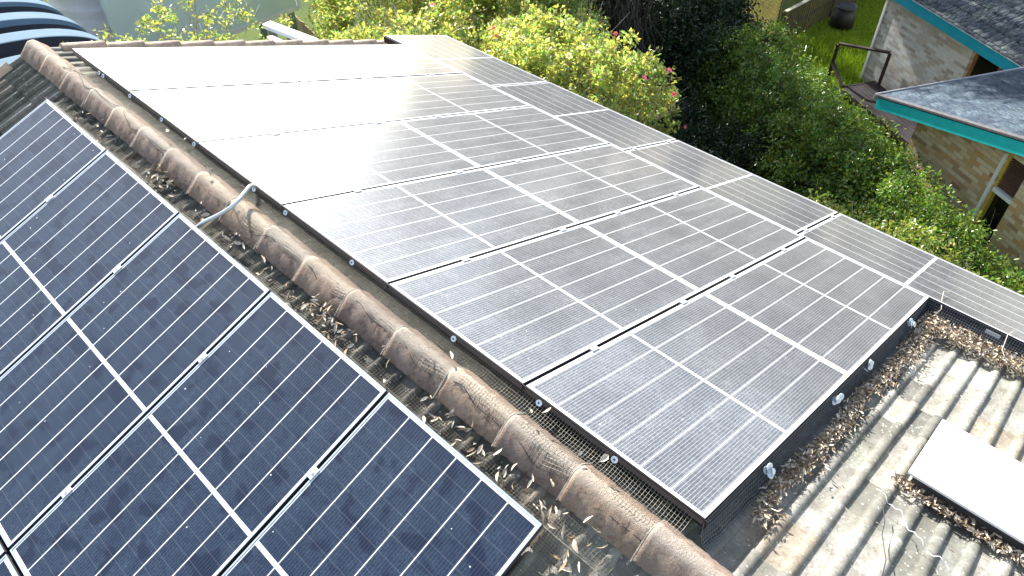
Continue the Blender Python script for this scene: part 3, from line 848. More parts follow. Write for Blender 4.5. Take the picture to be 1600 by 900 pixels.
def leaf_cloud(name, seed, centers, crad, per, size, shellbias=0.0):
    """centers (n,3) clump centres, each filled with `per` small folded leaves"""
    g = np.random.default_rng(seed); n = len(centers) * per
    c = np.repeat(centers, per, axis=0)
    d = g.normal(size=(n, 3)); d /= np.linalg.norm(d, axis=1, keepdims=True)
    rr = g.random(n) ** 0.45
    Pp = c + d * (rr * np.repeat(crad, per))[:, None] * np.array([1, 1, 0.8])
    Ls = size * (0.6 + 0.8 * g.random(n)); Ws = Ls * (0.42 + 0.15 * g.random(n))
    ax = d + g.normal(size=(n, 3)) * 0.8; ax /= np.linalg.norm(ax, axis=1, keepdims=True)
    nn = g.normal(size=(n, 3)) * 0.75 + np.array([0, 0, 0.8]); nn -= (nn * ax).sum(1, keepdims=True) * ax
    nn /= np.linalg.norm(nn, axis=1, keepdims=True); s = np.cross(ax, nn)
    a = Pp - ax * (Ls / 2)[:, None]; b = Pp + s * (Ws / 2)[:, None] + nn * (Ws * 0.18)[:, None]
    e = Pp + ax * (Ls / 2)[:, None]; f = Pp - s * (Ws / 2)[:, None] + nn * (Ws * 0.18)[:, None]
    V = np.stack([a, b, e, f], 1).reshape(-1, 3)
    i = np.arange(n)[:, None] * 4
    F = np.concatenate([np.concatenate([i, i + 1, i + 2], 1), np.concatenate([i, i + 2, i + 3], 1)])
    ct = 0.65 + 0.7 * g.random((len(centers), 1)); ct = np.repeat(ct, per, axis=0)
    tn = ct * (0.7 + 0.6 * g.random((n, 1))) * np.array([[1, 1, 1]]) * (1 + 0.22 * g.normal(size=(n, 3)) * np.array([[1.0, 0.25, 0.6]]))
    return np_mesh(name, V, F, np.repeat(np.clip(tn, 0.1, 3), 4, axis=0))

def ellipsoid_clumps(seed, n, rad, hollow=0.55, lump=0.25, zlow=-0.7):
    g = np.random.default_rng(seed)
    k = g.normal(size=(6, 3)); k /= np.linalg.norm(k, axis=1, keepdims=True)
    out = []
    while len(out) < n:
        d = g.normal(size=3); d /= np.linalg.norm(d)
        if d[2] < zlow: continue
        r = hollow + (1 - hollow) * g.random() ** 0.6
        bump = 1 + lump * np.sum(np.sin(k @ d * 4.0 + np.arange(6))) / 2.2
        out.append(d * r * bump)
    return np.array(out) * np.array(rad)

def branches(seed, trunk_h, rad, centre, n, base=(0, 0, 0), r0=0.07, targets=None):
    g = np.random.default_rng(seed); mb = MB(); c = Vector(centre)
    top = Vector((c.x * 0.3, c.y * 0.3, trunk_h))
    mb.tube([Vector(base), Vector((0.05, -0.04, trunk_h * 0.5)), top], [r0, r0 * 0.85, r0 * 0.7], 8)
    for i in range(n):
        if targets is not None: e = Vector(targets[int(g.integers(len(targets)))])
        else:
            d = g.normal(size=3); d[2] = abs(d[2]) * 0.8; d /= np.linalg.norm(d); e = c + Vector(d * np.array(rad))
        m_ = top.lerp(e, 0.5) + Vector(g.normal(size=3) * 0.12)
        q = top.lerp(e, 0.25) + Vector(g.normal(size=3) * 0.06) - Vector((0, 0, 0.05))
        mb.tube([top, q, m_, e], [r0 * 0.45, r0 * 0.32, r0 * 0.18, r0 * 0.05], 5)
        for _ in range(4):
            e2 = e + Vector(g.normal(size=3) * 0.30); mb.tube([m_.lerp(e, 0.3 + 0.6 * g.random()), e2], [r0 * 0.09, r0 * 0.03], 4)
    return mb

def flowers_mesh(seed, pts, size):
    g = np.random.default_rng(seed); mb = MB()
    for p in pts:
        nrm = Vector(g.normal(size=3) + np.array([-0.6, -0.8, 0.9])).normalized(); x = nrm.orthogonal().normalized(); y = nrm.cross(x)
        sz = size * (0.7 + 0.6 * g.random())
        for layer, (k, tilt) in enumerate(((6, 0.25), (5, 0.8))):
            for i in range(k):
                a = 2 * math.pi * (i + 0.5 * layer) / k; d = x * math.cos(a) + y * math.sin(a); t_ = -x * math.sin(a) + y * math.cos(a)
                r = sz * (0.5 if layer == 0 else 0.33)
                tip = Vector(p) + (d * math.cos(tilt) + nrm * math.sin(tilt)) * r
                mid = Vector(p) + (d * math.cos(tilt) + nrm * math.sin(tilt)) * r * 0.6
                mb.add([p, mid + t_ * r * 0.36, tip, mid - t_ * r * 0.36], [(0, 1, 2, 3)])
    return mb
M_PINK = leaf_mat("petal_pink", (0.72, 0.12, 0.28), (0.80, 0.25, 0.40), 0.5, 0.35)
M_PINK2 = leaf_mat("petal_pale", (0.85, 0.55, 0.55), (0.85, 0.70, 0.68), 0.5, 0.35)
for _m in (M_PINK, M_PINK2):     # flowers carry no tone attribute: multiply by white instead
    for nn_ in _m.node_tree.nodes:
        if nn_.type == 'ATTRIBUTE':
            rgb = _m.node_tree.nodes.new("ShaderNodeRGB"); rgb.outputs[0].default_value = (1, 1, 1, 1)
            for l in list(nn_.outputs["Color"].links): _m.node_tree.links.new(rgb.outputs[0], l.to_socket)

def tree(name, loc, crown_c, rad, nclump, per, lsize, crad, lm, bm, label, cat, group, seed, trunk_h=None, hollow=0.5, lump=0.25, nb=22, r0=0.07, flowers=None, zlow=-0.7):
    t = empty(name, loc, None, label, cat, group)
    cc = ellipsoid_clumps(seed, nclump, rad, hollow, lump, zlow) + np.array(crown_c)
    g = np.random.default_rng(seed + 1)
    cr = crad * (0.6 + 0.8 * g.random(len(cc)))
    link("crown", leaf_cloud("crown", seed + 2, cc, cr, per, lsize), lm, t)
    th = trunk_h if trunk_h else max(0.4, crown_c[2] - rad[2] * 0.6)
    branches(seed + 3, th, rad, crown_c, nb, r0=r0, targets=cc).build("trunk", bm, t, True)
    if flowers:
        nf, fm, fs = flowers
        out = [c_ for c_ in cc if np.linalg.norm((c_ - np.array(crown_c)) / np.array(rad)) > 0.72]
        for i in range(nf):
            c_ = out[int(g.integers(len(out)))]; d = c_ - np.array(crown_c); d /= np.linalg.norm(d)
            p_ = Vector(c_ + d * crad * 0.95 + g.normal(size=3) * 0.05)
            flowers_mesh(seed + 10 + i, [p_], fs).build("flower", fm if not isinstance(fm, (list, tuple)) else fm[i % len(fm)], t)
    return t
def dup(root, loc, rz, label, group, sc=1.0):
    r = root.copy(); C.objects.link(r); r.location = loc; r.rotation_euler = (0, 0, rz); r.scale = (sc, sc, sc); r["label"] = label; r["group"] = group
    for ch in list(root.children):
        c = ch.copy(); C.objects.link(c); c.parent = r
    return r

CG = "flowering camellia trees beyond the side column"
tree("camellia_tree", (7.0, 0.9, ZG), (0.1, 0.1, 3.55), (1.85, 1.85, 1.45), 620, 62, 0.088, 0.21, M_LF_CAM, M_BARK, "sunlit yellow-green camellia reaching furthest right, dotted with pink flowers", "tree", CG, 100, 1.8, 0.35, 0.22, 70, 0.06, (40, [M_PINK, M_PINK2], 0.11))
tree("camellia_tree", (5.4, 3.1, ZG), (0.0, 0.1, 3.65), (1.7, 1.7, 1.35), 260, 52, 0.080, 0.19, M_LF_CAM, M_BARK, "sunlit camellia with bare pale twigs just past the gable corner", "tree", CG, 140, 1.8, 0.3, 0.30, 110, 0.06, (3, [M_PINK], 0.11))
tree("camellia_tree", (9.0, 3.6, ZG), (0.0, 0.0, 3.9), (2.1, 1.9, 1.5), 560, 58, 0.088, 0.23, M_LF_CAM, M_BARK, "camellia tree at the top edge, behind the two sunlit ones", "tree", CG, 180, 1.9, 0.35, 0.25, 60, 0.06, (14, [M_PINK, M_PINK2], 0.10))
# tall dark trees behind, running out at the top of the picture
TG = "tall dark trees at the top of the picture"
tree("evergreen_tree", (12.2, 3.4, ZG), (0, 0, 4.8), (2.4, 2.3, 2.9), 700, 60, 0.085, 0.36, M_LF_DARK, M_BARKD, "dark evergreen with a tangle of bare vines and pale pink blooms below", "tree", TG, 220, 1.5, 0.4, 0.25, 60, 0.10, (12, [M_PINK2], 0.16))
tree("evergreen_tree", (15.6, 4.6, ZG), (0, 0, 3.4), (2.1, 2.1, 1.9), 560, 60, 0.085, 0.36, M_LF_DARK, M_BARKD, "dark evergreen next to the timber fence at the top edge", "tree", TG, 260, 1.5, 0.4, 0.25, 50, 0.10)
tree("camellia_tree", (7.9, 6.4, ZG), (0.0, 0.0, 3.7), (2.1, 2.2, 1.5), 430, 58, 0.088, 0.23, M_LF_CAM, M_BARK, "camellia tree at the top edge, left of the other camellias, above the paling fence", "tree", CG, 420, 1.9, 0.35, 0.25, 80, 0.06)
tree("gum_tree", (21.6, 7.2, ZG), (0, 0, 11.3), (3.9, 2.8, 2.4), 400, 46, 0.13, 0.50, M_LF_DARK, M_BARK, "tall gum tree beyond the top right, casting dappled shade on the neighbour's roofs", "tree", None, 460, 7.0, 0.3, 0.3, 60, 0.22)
FT = ["big distant tree beyond the gardens, left of the far gap", "big distant tree beyond the gardens, right of the far gap", "big distant tree beyond the neighbour's tiled roof", "big distant tree furthest to the right, past the neighbour's house"]
_src = [o_ for o_ in C.objects if o_.name == "evergreen_tree"][0]
for i, az_ in enumerate((50.0, 69.0, 79.0, 89.0)):
    dup(_src, (2 + 38 * math.sin(R(az_)), -3 + 38 * math.cos(R(az_)), ZG), i * 1.3, FT[i], "distant trees beyond the gardens", 2.05)
# hanging bare vines
mb = MB(); g = np.random.default_rng(5)
for i in range(90):
    a = Vector((10.2 + g.random() * 0.9, 1.6 + g.random() * 1.2, -3.9 + g.random() * 0.5)); pts = [a]
    for k in range(5): pts.append(pts[-1] + Vector((g.normal() * 0.12, g.normal() * 0.12, -0.22 - 0.1 * g.random())))
    mb.tube(pts, 0.010, 4)
tag(mb.build("vine", M_BARKD, None, True), "brown tangle of bare vines hanging in the dark gap beside the camellia", "vine", None, "stuff")

# hedge of screening shrubs between the houses
HG = "hedge shrubs between the two houses"
hv = [tree("hedge_shrub", (13.4, 1.0, ZG), (0, 0, 1.45), (1.35, 1.35, 1.35), 430, 56, 0.070, 0.24, M_LF_HEDGE, M_BARKD, "x", "shrub", HG, 300 + 40 * i, 0.5, 0.5, 0.22, 24, 0.05) for i in range(3)]
HL = ["hedge shrub furthest back, by the lattice and the timber fence", "hedge shrub in front of the grey timber fence", "hedge shrub beside the sunny patch of lawn", "hedge shrub hiding the low end of the deck rail", "hedge shrub below the dark timber deck", "hedge shrub at the corner of the blond brick wall", "hedge shrub growing against the blond brick wall", "hedge shrub under the narrow window of the blond brick wall", "hedge shrub at the right edge, below the brick wall", "last hedge shrub, mostly beyond the right edge"]
hpts = [(13.3, 0.9, 1.0), (12.8, -0.2, 1.02), (12.2, -1.1, 1.0), (11.6, -2.1, 1.05), (11.0, -3.0, 1.0), (10.5, -3.95, 1.0), (9.9, -4.8, 1.0), (9.3, -5.7, 0.95), (8.7, -6.6, 0.95), (8.1, -7.6, 0.95)]
for i, (x, y, s_) in enumerate(hpts):
    if i < 3: o = hv[i]; o.location = (x, y, ZG); o.scale = (s_,) * 3; o["label"] = HL[i]
    else: dup(hv[i % 3], (x, y, ZG), i * 1.7, HL[i], HG, s_)
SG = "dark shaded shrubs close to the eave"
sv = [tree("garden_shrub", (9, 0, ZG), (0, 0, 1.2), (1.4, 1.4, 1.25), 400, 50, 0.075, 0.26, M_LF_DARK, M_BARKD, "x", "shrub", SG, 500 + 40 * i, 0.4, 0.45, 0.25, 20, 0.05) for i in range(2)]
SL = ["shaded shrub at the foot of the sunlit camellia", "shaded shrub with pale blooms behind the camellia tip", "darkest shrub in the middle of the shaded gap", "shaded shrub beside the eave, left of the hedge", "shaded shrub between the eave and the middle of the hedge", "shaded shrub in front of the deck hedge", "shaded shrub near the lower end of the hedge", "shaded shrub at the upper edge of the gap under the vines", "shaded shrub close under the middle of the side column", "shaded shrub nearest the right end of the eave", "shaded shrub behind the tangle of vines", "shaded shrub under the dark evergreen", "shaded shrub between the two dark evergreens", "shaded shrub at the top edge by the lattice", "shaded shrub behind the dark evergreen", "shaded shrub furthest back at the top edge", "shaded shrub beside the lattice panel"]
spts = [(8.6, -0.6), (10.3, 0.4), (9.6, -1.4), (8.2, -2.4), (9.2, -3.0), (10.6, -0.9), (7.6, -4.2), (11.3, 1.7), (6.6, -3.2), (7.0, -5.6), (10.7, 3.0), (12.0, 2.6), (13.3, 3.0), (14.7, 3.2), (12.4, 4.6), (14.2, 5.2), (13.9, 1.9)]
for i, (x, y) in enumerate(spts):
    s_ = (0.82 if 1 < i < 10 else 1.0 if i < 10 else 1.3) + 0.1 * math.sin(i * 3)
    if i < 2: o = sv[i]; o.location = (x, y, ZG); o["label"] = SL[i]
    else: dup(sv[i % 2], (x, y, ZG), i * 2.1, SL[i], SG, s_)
tree("round_shrub", (23.0, 5.1, ZG), (0, 0, 2.3), (1.9, 1.6, 1.5), 320, 50, 0.09, 0.3, M_LF_DARK, M_BARKD, "round dark shrub behind the timber fence, shading the lawn by the bin", "shrub", None, 640, 0.8, 0.4, 0.2, 20, 0.05)
YG = "light green shrubs with tiny white flowers by the eave"
yv = tree("flowering_shrub", (7.7, -4.6, ZG), (0, 0, 2.05), (1.1, 1.1, 1.4), 320, 52, 0.068, 0.20, M_LF_YEL, M_BARK, "sunlit pale shrub with tiny white flowers, left one by the eave", "shrub", YG, 600, 0.8, 0.4, 0.25, 26, 0.035)
dup(yv, (7.2, -5.7, ZG), 1.2, "sunlit pale shrub with tiny white flowers, middle one by the eave", YG, 1.0)
dup(yv, (6.5, -6.6, ZG), 2.9, "sunlit pale shrub at the right edge, just past the side column", YG, 0.95)
dup(yv, (8.4, -4.0, ZG), 4.2, "small sunlit shrub between the eave shrubs and the hedge", YG, 0.9)

# sparse tree behind the gable
tree("young_tree", (2.6, 5.0, ZG), (0, -0.1, 4.85), (1.75, 0.9, 1.0), 120, 34, 0.064, 0.16, M_LF_CAM, M_BARK, "sparse young tree with pale branches behind the gable end of the roof", "tree", None, 700, 3.1, 0.3, 0.3, 26, 0.045, None, -1)

# =================================================================== NEIGHBOUR'S HOUSE
AZ = R(210)
uA = Vector((math.sin(AZ), math.cos(AZ), 0))          # along the walls
vA = Vector((math.sin(AZ - math.pi / 2), math.cos(AZ - math.pi / 2), 0))   # into the house (azimuth 120)
ROT_A = Matrix((uA, -vA * -1, Vector((0, 0, 1)))).transposed()
def frameA(loc):
    m = Matrix((uA, vA, Vector((0, 0, 1)))).transposed().to_4x4(); m.translation = loc; return m
A0 = Vector((18.35, -0.51, ZG))
nb = bpy.data.objects.new("brick_house", None); C.objects.link(nb); nb.matrix_world = frameA(A0)
tag(nb, "neighbouring pale brick house with teal fascias and dark tiled roofs", "house")
def np_(o): o.parent = nb; return o      # children use the house's own frame: x along wall, y into the house, z up
def wall_open(x0, x1, z0, z1, ops, th, y=0.0):
    """wall slab from x0..x1 with rectangular openings (xa,xb,za,zb)"""
    mb = MB(); xs = sorted({x0, x1, *[o_[0] for o_ in ops], *[o_[1] for o_ in ops]}); zs = sorted({z0, z1, *[o_[2] for o_ in ops], *[o_[3] for o_ in ops]})
    for i in range(len(xs) - 1):
        for j in range(len(zs) - 1):
            cx_, cz_ = (xs[i] + xs[i + 1]) / 2, (zs[j] + zs[j + 1]) / 2
            if any(a < cx_ < b and c < cz_ < d for a, b, c, d in ops): continue
            mb.box((xs[i], y, zs[j]), (xs[i + 1], y + th, zs[j + 1]))
    bm = bmesh.new(); me = mb.mesh("w"); bm.from_mesh(me); bmesh.ops.remove_doubles(bm, verts=bm.verts, dist=1e-4)
    # drop internal doubled faces
    seen = {}
    for f in bm.faces:
        k = tuple(sorted(v.index for v in f.verts)); seen.setdefault(k, []).append(f)
    kill = [f for fl in seen.values() if len(fl) > 1 for f in fl]
    bmesh.ops.delete(bm, geom=kill, context='FACES_ONLY'); bm.to_mesh(me); bm.free(); return me
HA = 2.62
np_(link("wall", wall_open(0, 6.4, 0, HA, [(3.02, 4.5, 0.75, 2.45)], 0.22), M_BRA))
mb = MB(); mb.box((-0.004, 0.22, 0), (0.22, 9, HA)); np_(mb.build("wall", M_BRA))
mb = MB(); mb.box((-0.045, -0.03, 0), (0.025, 0.03, HA - 0.04)); np_(mb.build("corner_trim", M_WHITE))
wf = MB(); wf.box((3.02, 0.10, 0.75), (3.10, 0.16, 2.45)); wf.box((4.42, 0.10, 0.75), (4.5, 0.16, 2.45)); wf.box((3.10, 0.10, 2.37), (4.42, 0.16, 2.45)); wf.box((3.10, 0.10, 0.75), (4.42, 0.16, 0.83)); wf.box((3.72, 0.10, 0.83), (3.78, 0.16, 2.37))
wo = wf.build("window", simple("brown_frame", (0.28, 0.14, 0.05), 0.6)); np_(wo)
mb = MB(); mb.box((3.10, 0.125, 0.83), (4.42, 0.135, 2.37)); link("pane", mb.mesh("pane"), M_GLASSD, wo)
# eave: fascia 0.4 in front of the wall, roof rising away
mb = MB(); mb.box((-0.6, -0.42, HA - 0.10), (6.9, -0.395, HA + 0.152)); np_(mb.build("fascia", M_TEAL))
mb = MB(); mb.box((-0.6, -0.395, HA - 0.06), (6.9, 0.0, HA - 0.045)); np_(mb.build("soffit", M_WHITE))
mb = MB(); mb.box((-0.62, -0.455, HA + 0.153), (6.9, -0.40, HA + 0.172)); np_(mb.build("gutter", simple("gutter_pale", (0.55, 0.62, 0.66), 0.45)))
def nroof_mat():
    g = NG("weathered_tile_dark"); t = g.tone(); o = g.obj()
    n1 = g.noise(5, 6, 0.75); n2 = g.noise(1.0, 5, 0.8, g.scalev(o, (34.0, 7.0, 7.0))); n3 = g.noise(1.3, 4, 0.6)
    c = g.ramp(n2, [(0.40, (0.022, 0.026, 0.034)), (0.50, (0.08, 0.095, 0.10)), (0.62, (0.36, 0.39, 0.37))])
    c = g.mix(g.rng_(n3, 0.42, 0.62, 0.0, 0.6), c, (0.05, 0.055, 0.07))
    c = g.mix(g.rng_(n1, 0.58, 0.72, 0.0, 0.6), c, (0.34, 0.35, 0.30))
    c = g.mix(1.0, c, t, 'MULTIPLY'); g.base(c, 0.85, 0, 0.3); g.bump(n2, 0.012); return g.mat
M_NR = nroof_mat()
pA = R(20); tA = [(1, 1, 1), (1.2, 1.2, 1.15), (0.75, 0.78, 0.85)]
# courses start at the top (ridge), so run the field from the ridge down to the eave
Lr = 5.2
org = Vector((-0.7, -0.45 + Lr * math.cos(pA), HA + 0.17 + Lr * math.sin(pA)))
me = tile_field("roof", org, (1, 0, 0), (0, -math.cos(pA), -math.sin(pA)), (0, -math.sin(pA), math.cos(pA)), 8.6, Lr, 0.20, 0.34, 0.02, 1, tA, flat=True, lip=0.03)
np_(link("roof", me, M_NR))
mb = MB(); mb.add([(-0.68, -0.42, HA + 0.12), (7.8, -0.42, HA + 0.12), (7.8, -0.45 + Lr * math.cos(pA), HA + 0.10 + Lr * math.sin(pA)), (-0.68, -0.45 + Lr * math.cos(pA), HA + 0.10 + Lr * math.sin(pA)), (7.8, 9, HA), (-0.68, 9, HA)], [(0, 1, 2, 3), (3, 2, 4, 5)])
np_(mb.build("roof_underlay", M_BLACK))

# front wing: low roof with its rake facing us
def inv(pw): return nb.matrix_world.inverted() @ Vector(pw)
q0 = inv((12.37, -2.74, -4.62))
qx, qy, qz = q0
pB = R(16.8)
Lw = 6.0                                 # along the rake (rising with x)
depth = 3.9                              # from the rake back to wall A
me = tile_field("roof_b", Vector((qx + Lw * math.cos(pB), qy + depth, qz + Lw * math.sin(pB))), (0, -1, 0), (-math.cos(pB), 0, -math.sin(pB)), (-math.sin(pB), 0, math.cos(pB)), depth, Lw, 0.26, 0.24, 0.02, 1, tA, flat=True, lip=0.035)
M_NRB = (lambda: (lambda g: (g.base(g.mix(1.0, g.ramp(g.noise(9, 6, 0.75, g.scalev(g.obj(), (1.0, 4.0, 1.0))), [(0.36, (0.014, 0.022, 0.034)), (0.52, (0.045, 0.068, 0.092)), (0.68, (0.15, 0.18, 0.20))]), g.tone(), 'MULTIPLY'), 0.85, 0, 0.3), g.bump(g.noise(30, 4, 0.7), 0.006), g.mat)[2])(NG("weathered_tile_shaded")))()  # weathered tile colour, darkened and mottled in place of dappled tree shade
np_(link("roof", me, M_NRB))
mb = MB()
a = Vector((qx, qy - 0.012, qz)); b = Vector((qx + Lw * math.cos(pB), qy - 0.012, qz + Lw * math.sin(pB)))
T = lambda p, dz: (p.x, p.y, p.z + dz)
mb.add([T(a, -0.24), T(b, -0.24), T(b, -0.02), T(a, -0.02), (a.x, a.y + 0.025, a.z - 0.24), (b.x, b.y + 0.025, b.z - 0.24), (b.x, b.y + 0.025, b.z - 0.02), (a.x, a.y + 0.025, a.z - 0.02)],
       [(0, 1, 2, 3), (7, 6, 5, 4), (0, 4, 5, 1), (3, 2, 6, 7), (0, 3, 7, 4)])
np_(mb.build("fascia", M_TEAL2))
mb = MB(); mb.beam((a.x - 0.05, a.y + 0.03, a.z + 0.012), (b.x, b.y + 0.03, b.z + 0.025), 0.10, 0.035); np_(mb.build("rake_tile", simple("rake_dark", (0.13, 0.12, 0.12), 0.9, 0, 0.4, 20, 0.01, 40)))
mb = MB(); mb.box((qx - 0.11, qy, qz - 0.10), (qx - 0.0, qy + depth, qz - 0.012)); np_(mb.build("gutter", M_GUT))
mb = MB(); mb.box((qx - 0.118, qy, qz - 0.10), (qx - 0.111, qy + depth, qz + 0.012)); np_(mb.build("gutter_lip", M_WHITE))
mb = MB(); mb.add([(qx, qy + 0.03, qz - 0.10), (qx + Lw * math.cos(pB), qy + 0.03, qz - 0.10 + Lw * math.sin(pB)), (qx + Lw * math.cos(pB), qy + depth, qz - 0.10 + Lw * math.sin(pB)), (qx, qy + depth, qz - 0.10)], [(0, 1, 2, 3)])
np_(mb.build("soffit", M_BLACK))
# wall B under the rake, 0.45 behind it
wc = inv((12.42, -3.56, ZG)); bx0 = wc.x; by = wc.y
wx = inv((11.41, -5.31, ZG)).x; wx2 = inv((11.20, -5.66, ZG)).x
zb = lambda x: qz + (x - qx) * math.tan(pB) - 0.12
ops = [(wx - 0.04, wx2, 1.3, 3.20)]
me = wall_open(bx0, bx0 + 6.0, 0, 5.0, ops, 0.22, by)
bm = bmesh.new(); bm.from_mesh(me)
cut_n = Vector((-math.sin(pB), 0, math.cos(pB)))
bmesh.ops.bisect_plane(bm, geom=bm.verts[:] + bm.edges[:] + bm.faces[:], plane_co=Vector((qx, 0, qz - 0.12)), plane_no=cut_n, clear_outer=True)
bm.to_mesh(me); bm.free()
np_(link("wall", me, M_BRB))
mb = MB(); mb.box((bx0 + 0.003, by + 0.22, 0), (bx0 + 0.22, by + 3.3, zb(bx0) - 0.05)); np_(mb.build("wall", M_BRB))
zt_w = 3.20; ztr = ZG * 0 + (-4.97 - ZG)
wm = MB(); wm.box((wx - 0.10, by - 0.03, 1.3), (wx - 0.045, by + 0.0, zt_w)); wm.box((wx - 0.04, by + 0.03, 1.3), (wx - 0.0, by + 0.2, zt_w), 1); wm.box((wx, by - 0.01, ztr - 0.035), (wx2, by + 0.10, ztr + 0.035))
wo = wm.build("window", [M_WHITE, M_YEL]); np_(wo)
mb = MB(); mb.box((wx, by + 0.14, 1.3), (wx2, by + 0.15, zt_w)); link("pane", mb.mesh("pane"), M_GLASSD, wo)
mb = MB()
z_ = ztr + 0.06
while z_ < zt_w:
    mb.beam((wx, by + 0.07, z_), (wx2, by + 0.07, z_), 0.05, 0.006); z_ += 0.045
link("blind", mb.mesh("blind"), simple("brown_slats", (0.22, 0.13, 0.08), 0.5), wo)

# deck with rail
dk = empty("timber_deck", (16.8, -2.0, ZG), None, "narrow dark timber deck with a simple rail beside the pale brick wall", "deck")
def dpt(x, y, z): return nb.matrix_world @ Vector((x, y, z))
mb = MB()
for i in range(9):
    y_ = -1.02 + i * 0.113
    mb.beam(dpt(0.62, y_, 0.27), dpt(6.2, y_, 0.27), 0.105, 0.03)
hp(mb.build("board", M_DECK), dk)
mb = MB(); mb.beam(dpt(0.60, -1.10, 0.22), dpt(6.2, -1.10, 0.22), 0.04, 0.14); mb.beam(dpt(0.58, -1.1, 0.22), dpt(0.58, -0.06, 0.22), 0.04, 0.14); hp(mb.build("edge_beam", M_DARKW), dk)
for i, p in enumerate([(0.70, -1.04), (2.5, -1.04), (4.5, -1.04)]):
    mb = MB(); mb.beam(dpt(*p, 0), dpt(*p, 0.24), 0.09, 0.09); hp(mb.build("post", M_DARKW), dk)
pA_ = dpt(0.78, -0.10, 0.27); pB_ = dpt(-0.10, -1.02, 0.0)
hz_ = 1.16
a1 = Vector((pA_.x, pA_.y, ZG + hz_)); b1 = Vector((pB_.x, pB_.y, ZG + hz_ - 0.02))
mb = MB(); mb.beam(pA_, a1, 0.07, 0.07); hp(mb.build("post", M_DARKW), dk)
mb = MB(); mb.beam(pB_, b1, 0.07, 0.07); hp(mb.build("post", M_DARKW), dk)
mb = MB(); mb.beam(a1 + Vector((0, 0, 0.03)), b1 + Vector((0, 0, 0.03)), 0.09, 0.05); hp(mb.build("handrail", M_DARKW), dk)
mb = MB(); mb.beam(Vector((pB_.x, pB_.y, ZG + 0.62)), dpt(0.60, -1.08, 0.30), 0.09, 0.05); hp(mb.build("handrail", M_DARKW), dk)

# =================================================================== YARD
M_FEN = simple("fence_timber", (0.14, 0.125, 0.055), 0.85, 0, 0.3, 9, 0.004, 50)
fn = empty("timber_fence", (19.0, 2.2, ZG), None, "low weathered timber fence behind the lawn with a dark bin in front", "fence")
fa = Vector((18.6, 2.22, ZG)); fb_ = Vector((25.5, 1.7, ZG)); L_ = (fb_ - fa).length; fd = (fb_ - fa).normalized()
mb = MB()
k = 0.0
while k < L_:
    p_ = fa + fd * k; mb.beam(p_ + Vector((0, random.gauss(0, .004), 0.02)), p_ + Vector((0, random.gauss(0, .004), 1.02 + random.gauss(0, .008))), 0.018, 0.118); k += 0.125
hp(mb.build("paling", M_FEN), fn)
mb = MB(); mb.beam(fa + Vector((0, -0.03, 1.05)), fb_ + Vector((0, -0.03, 1.05)), 0.10, 0.03); hp(mb.build("capping", simple("fence_cap", (0.45, 0.42, 0.30), 0.8)), fn)
mb = MB(); mb.beam(fa + Vector((0, -0.035, 0.55)), fb_ + Vector((0, -0.035, 0.55)), 0.03, 0.06); hp(mb.build("rail", M_DARKW), fn)
for k in (0.0, 1.3, 2.8, 4.3, 5.8):
    mb = MB(); p_ = fa + fd * k + Vector((0, -0.07, 0)); mb.beam(p_, p_ + Vector((0, 0, 1.0)), 0.05, 0.05); hp(mb.build("post", M_FEN), fn)
lt = empty("lattice_panel", (17.2, 2.9, ZG), None, "yellow timber lattice panel at the far end of the hedge", "lattice")
M_LAT = simple("lattice_yellow", (0.55, 0.45, 0.13), 0.7)
mb = MB(); la = Vector((16.2, 3.0, ZG + 0.3)); lb = Vector((18.55, 2.35, ZG + 0.3)); ld = (lb - la); Ln = ld.length; ld.normalize(); Hn = 1.5
k = -Hn
while k < Ln:
    for sgn in (1, -1):
        s0_, s1_ = (k, k + Hn) if sgn > 0 else (k + Hn, k)
        z0_, z1_ = 0.0, Hn
        A_, B_ = max(0, min(Ln, s0_)), max(0, min(Ln, s1_))
        if s1_ != s0_ and abs(B_ - A_) > 0.05:
            f0 = (A_ - s0_) / (s1_ - s0_); f1 = (B_ - s0_) / (s1_ - s0_)
            mb.beam(la + ld * A_ + Vector((0, -0.012 * sgn, Hn * f0)), la + ld * B_ + Vector((0, -0.012 * sgn, Hn * f1)), 0.01, 0.03)
    k += 0.11
hp(mb.build("slats", M_LAT), lt)
mb = MB(); mb.beam(la, lb, 0.04, 0.05); mb.beam(la + Vector((0, 0, Hn)), lb + Vector((0, 0, Hn)), 0.04, 0.05); mb.beam(la - Vector((0, 0, .3)), la + Vector((0, 0, Hn)), 0.06, 0.06); mb.beam(lb - Vector((0, 0, .3)), lb + Vector((0, 0, Hn)), 0.06, 0.06)
hp(mb.build("frame", M_FEN), lt)
bn = empty("compost_bin", (21.05, 1.42, ZG), None, "round black compost bin with a lid standing against the timber fence", "bin")
mb = MB(); mb.tube([(0, 0, 0), (0, 0, 0.35), (0, 0, 0.62)], [0.36, 0.33, 0.28], 20); mb.build("barrel", M_BLACK, bn, True)
mb = MB(); mb.tube([(0, 0, 0.622), (0, 0, 0.66), (0, 0, 0.70)], [0.31, 0.31, 0.20], 20); mb.build("lid", simple("lid_dark", (0.03, 0.03, 0.035), 0.5), bn, True)
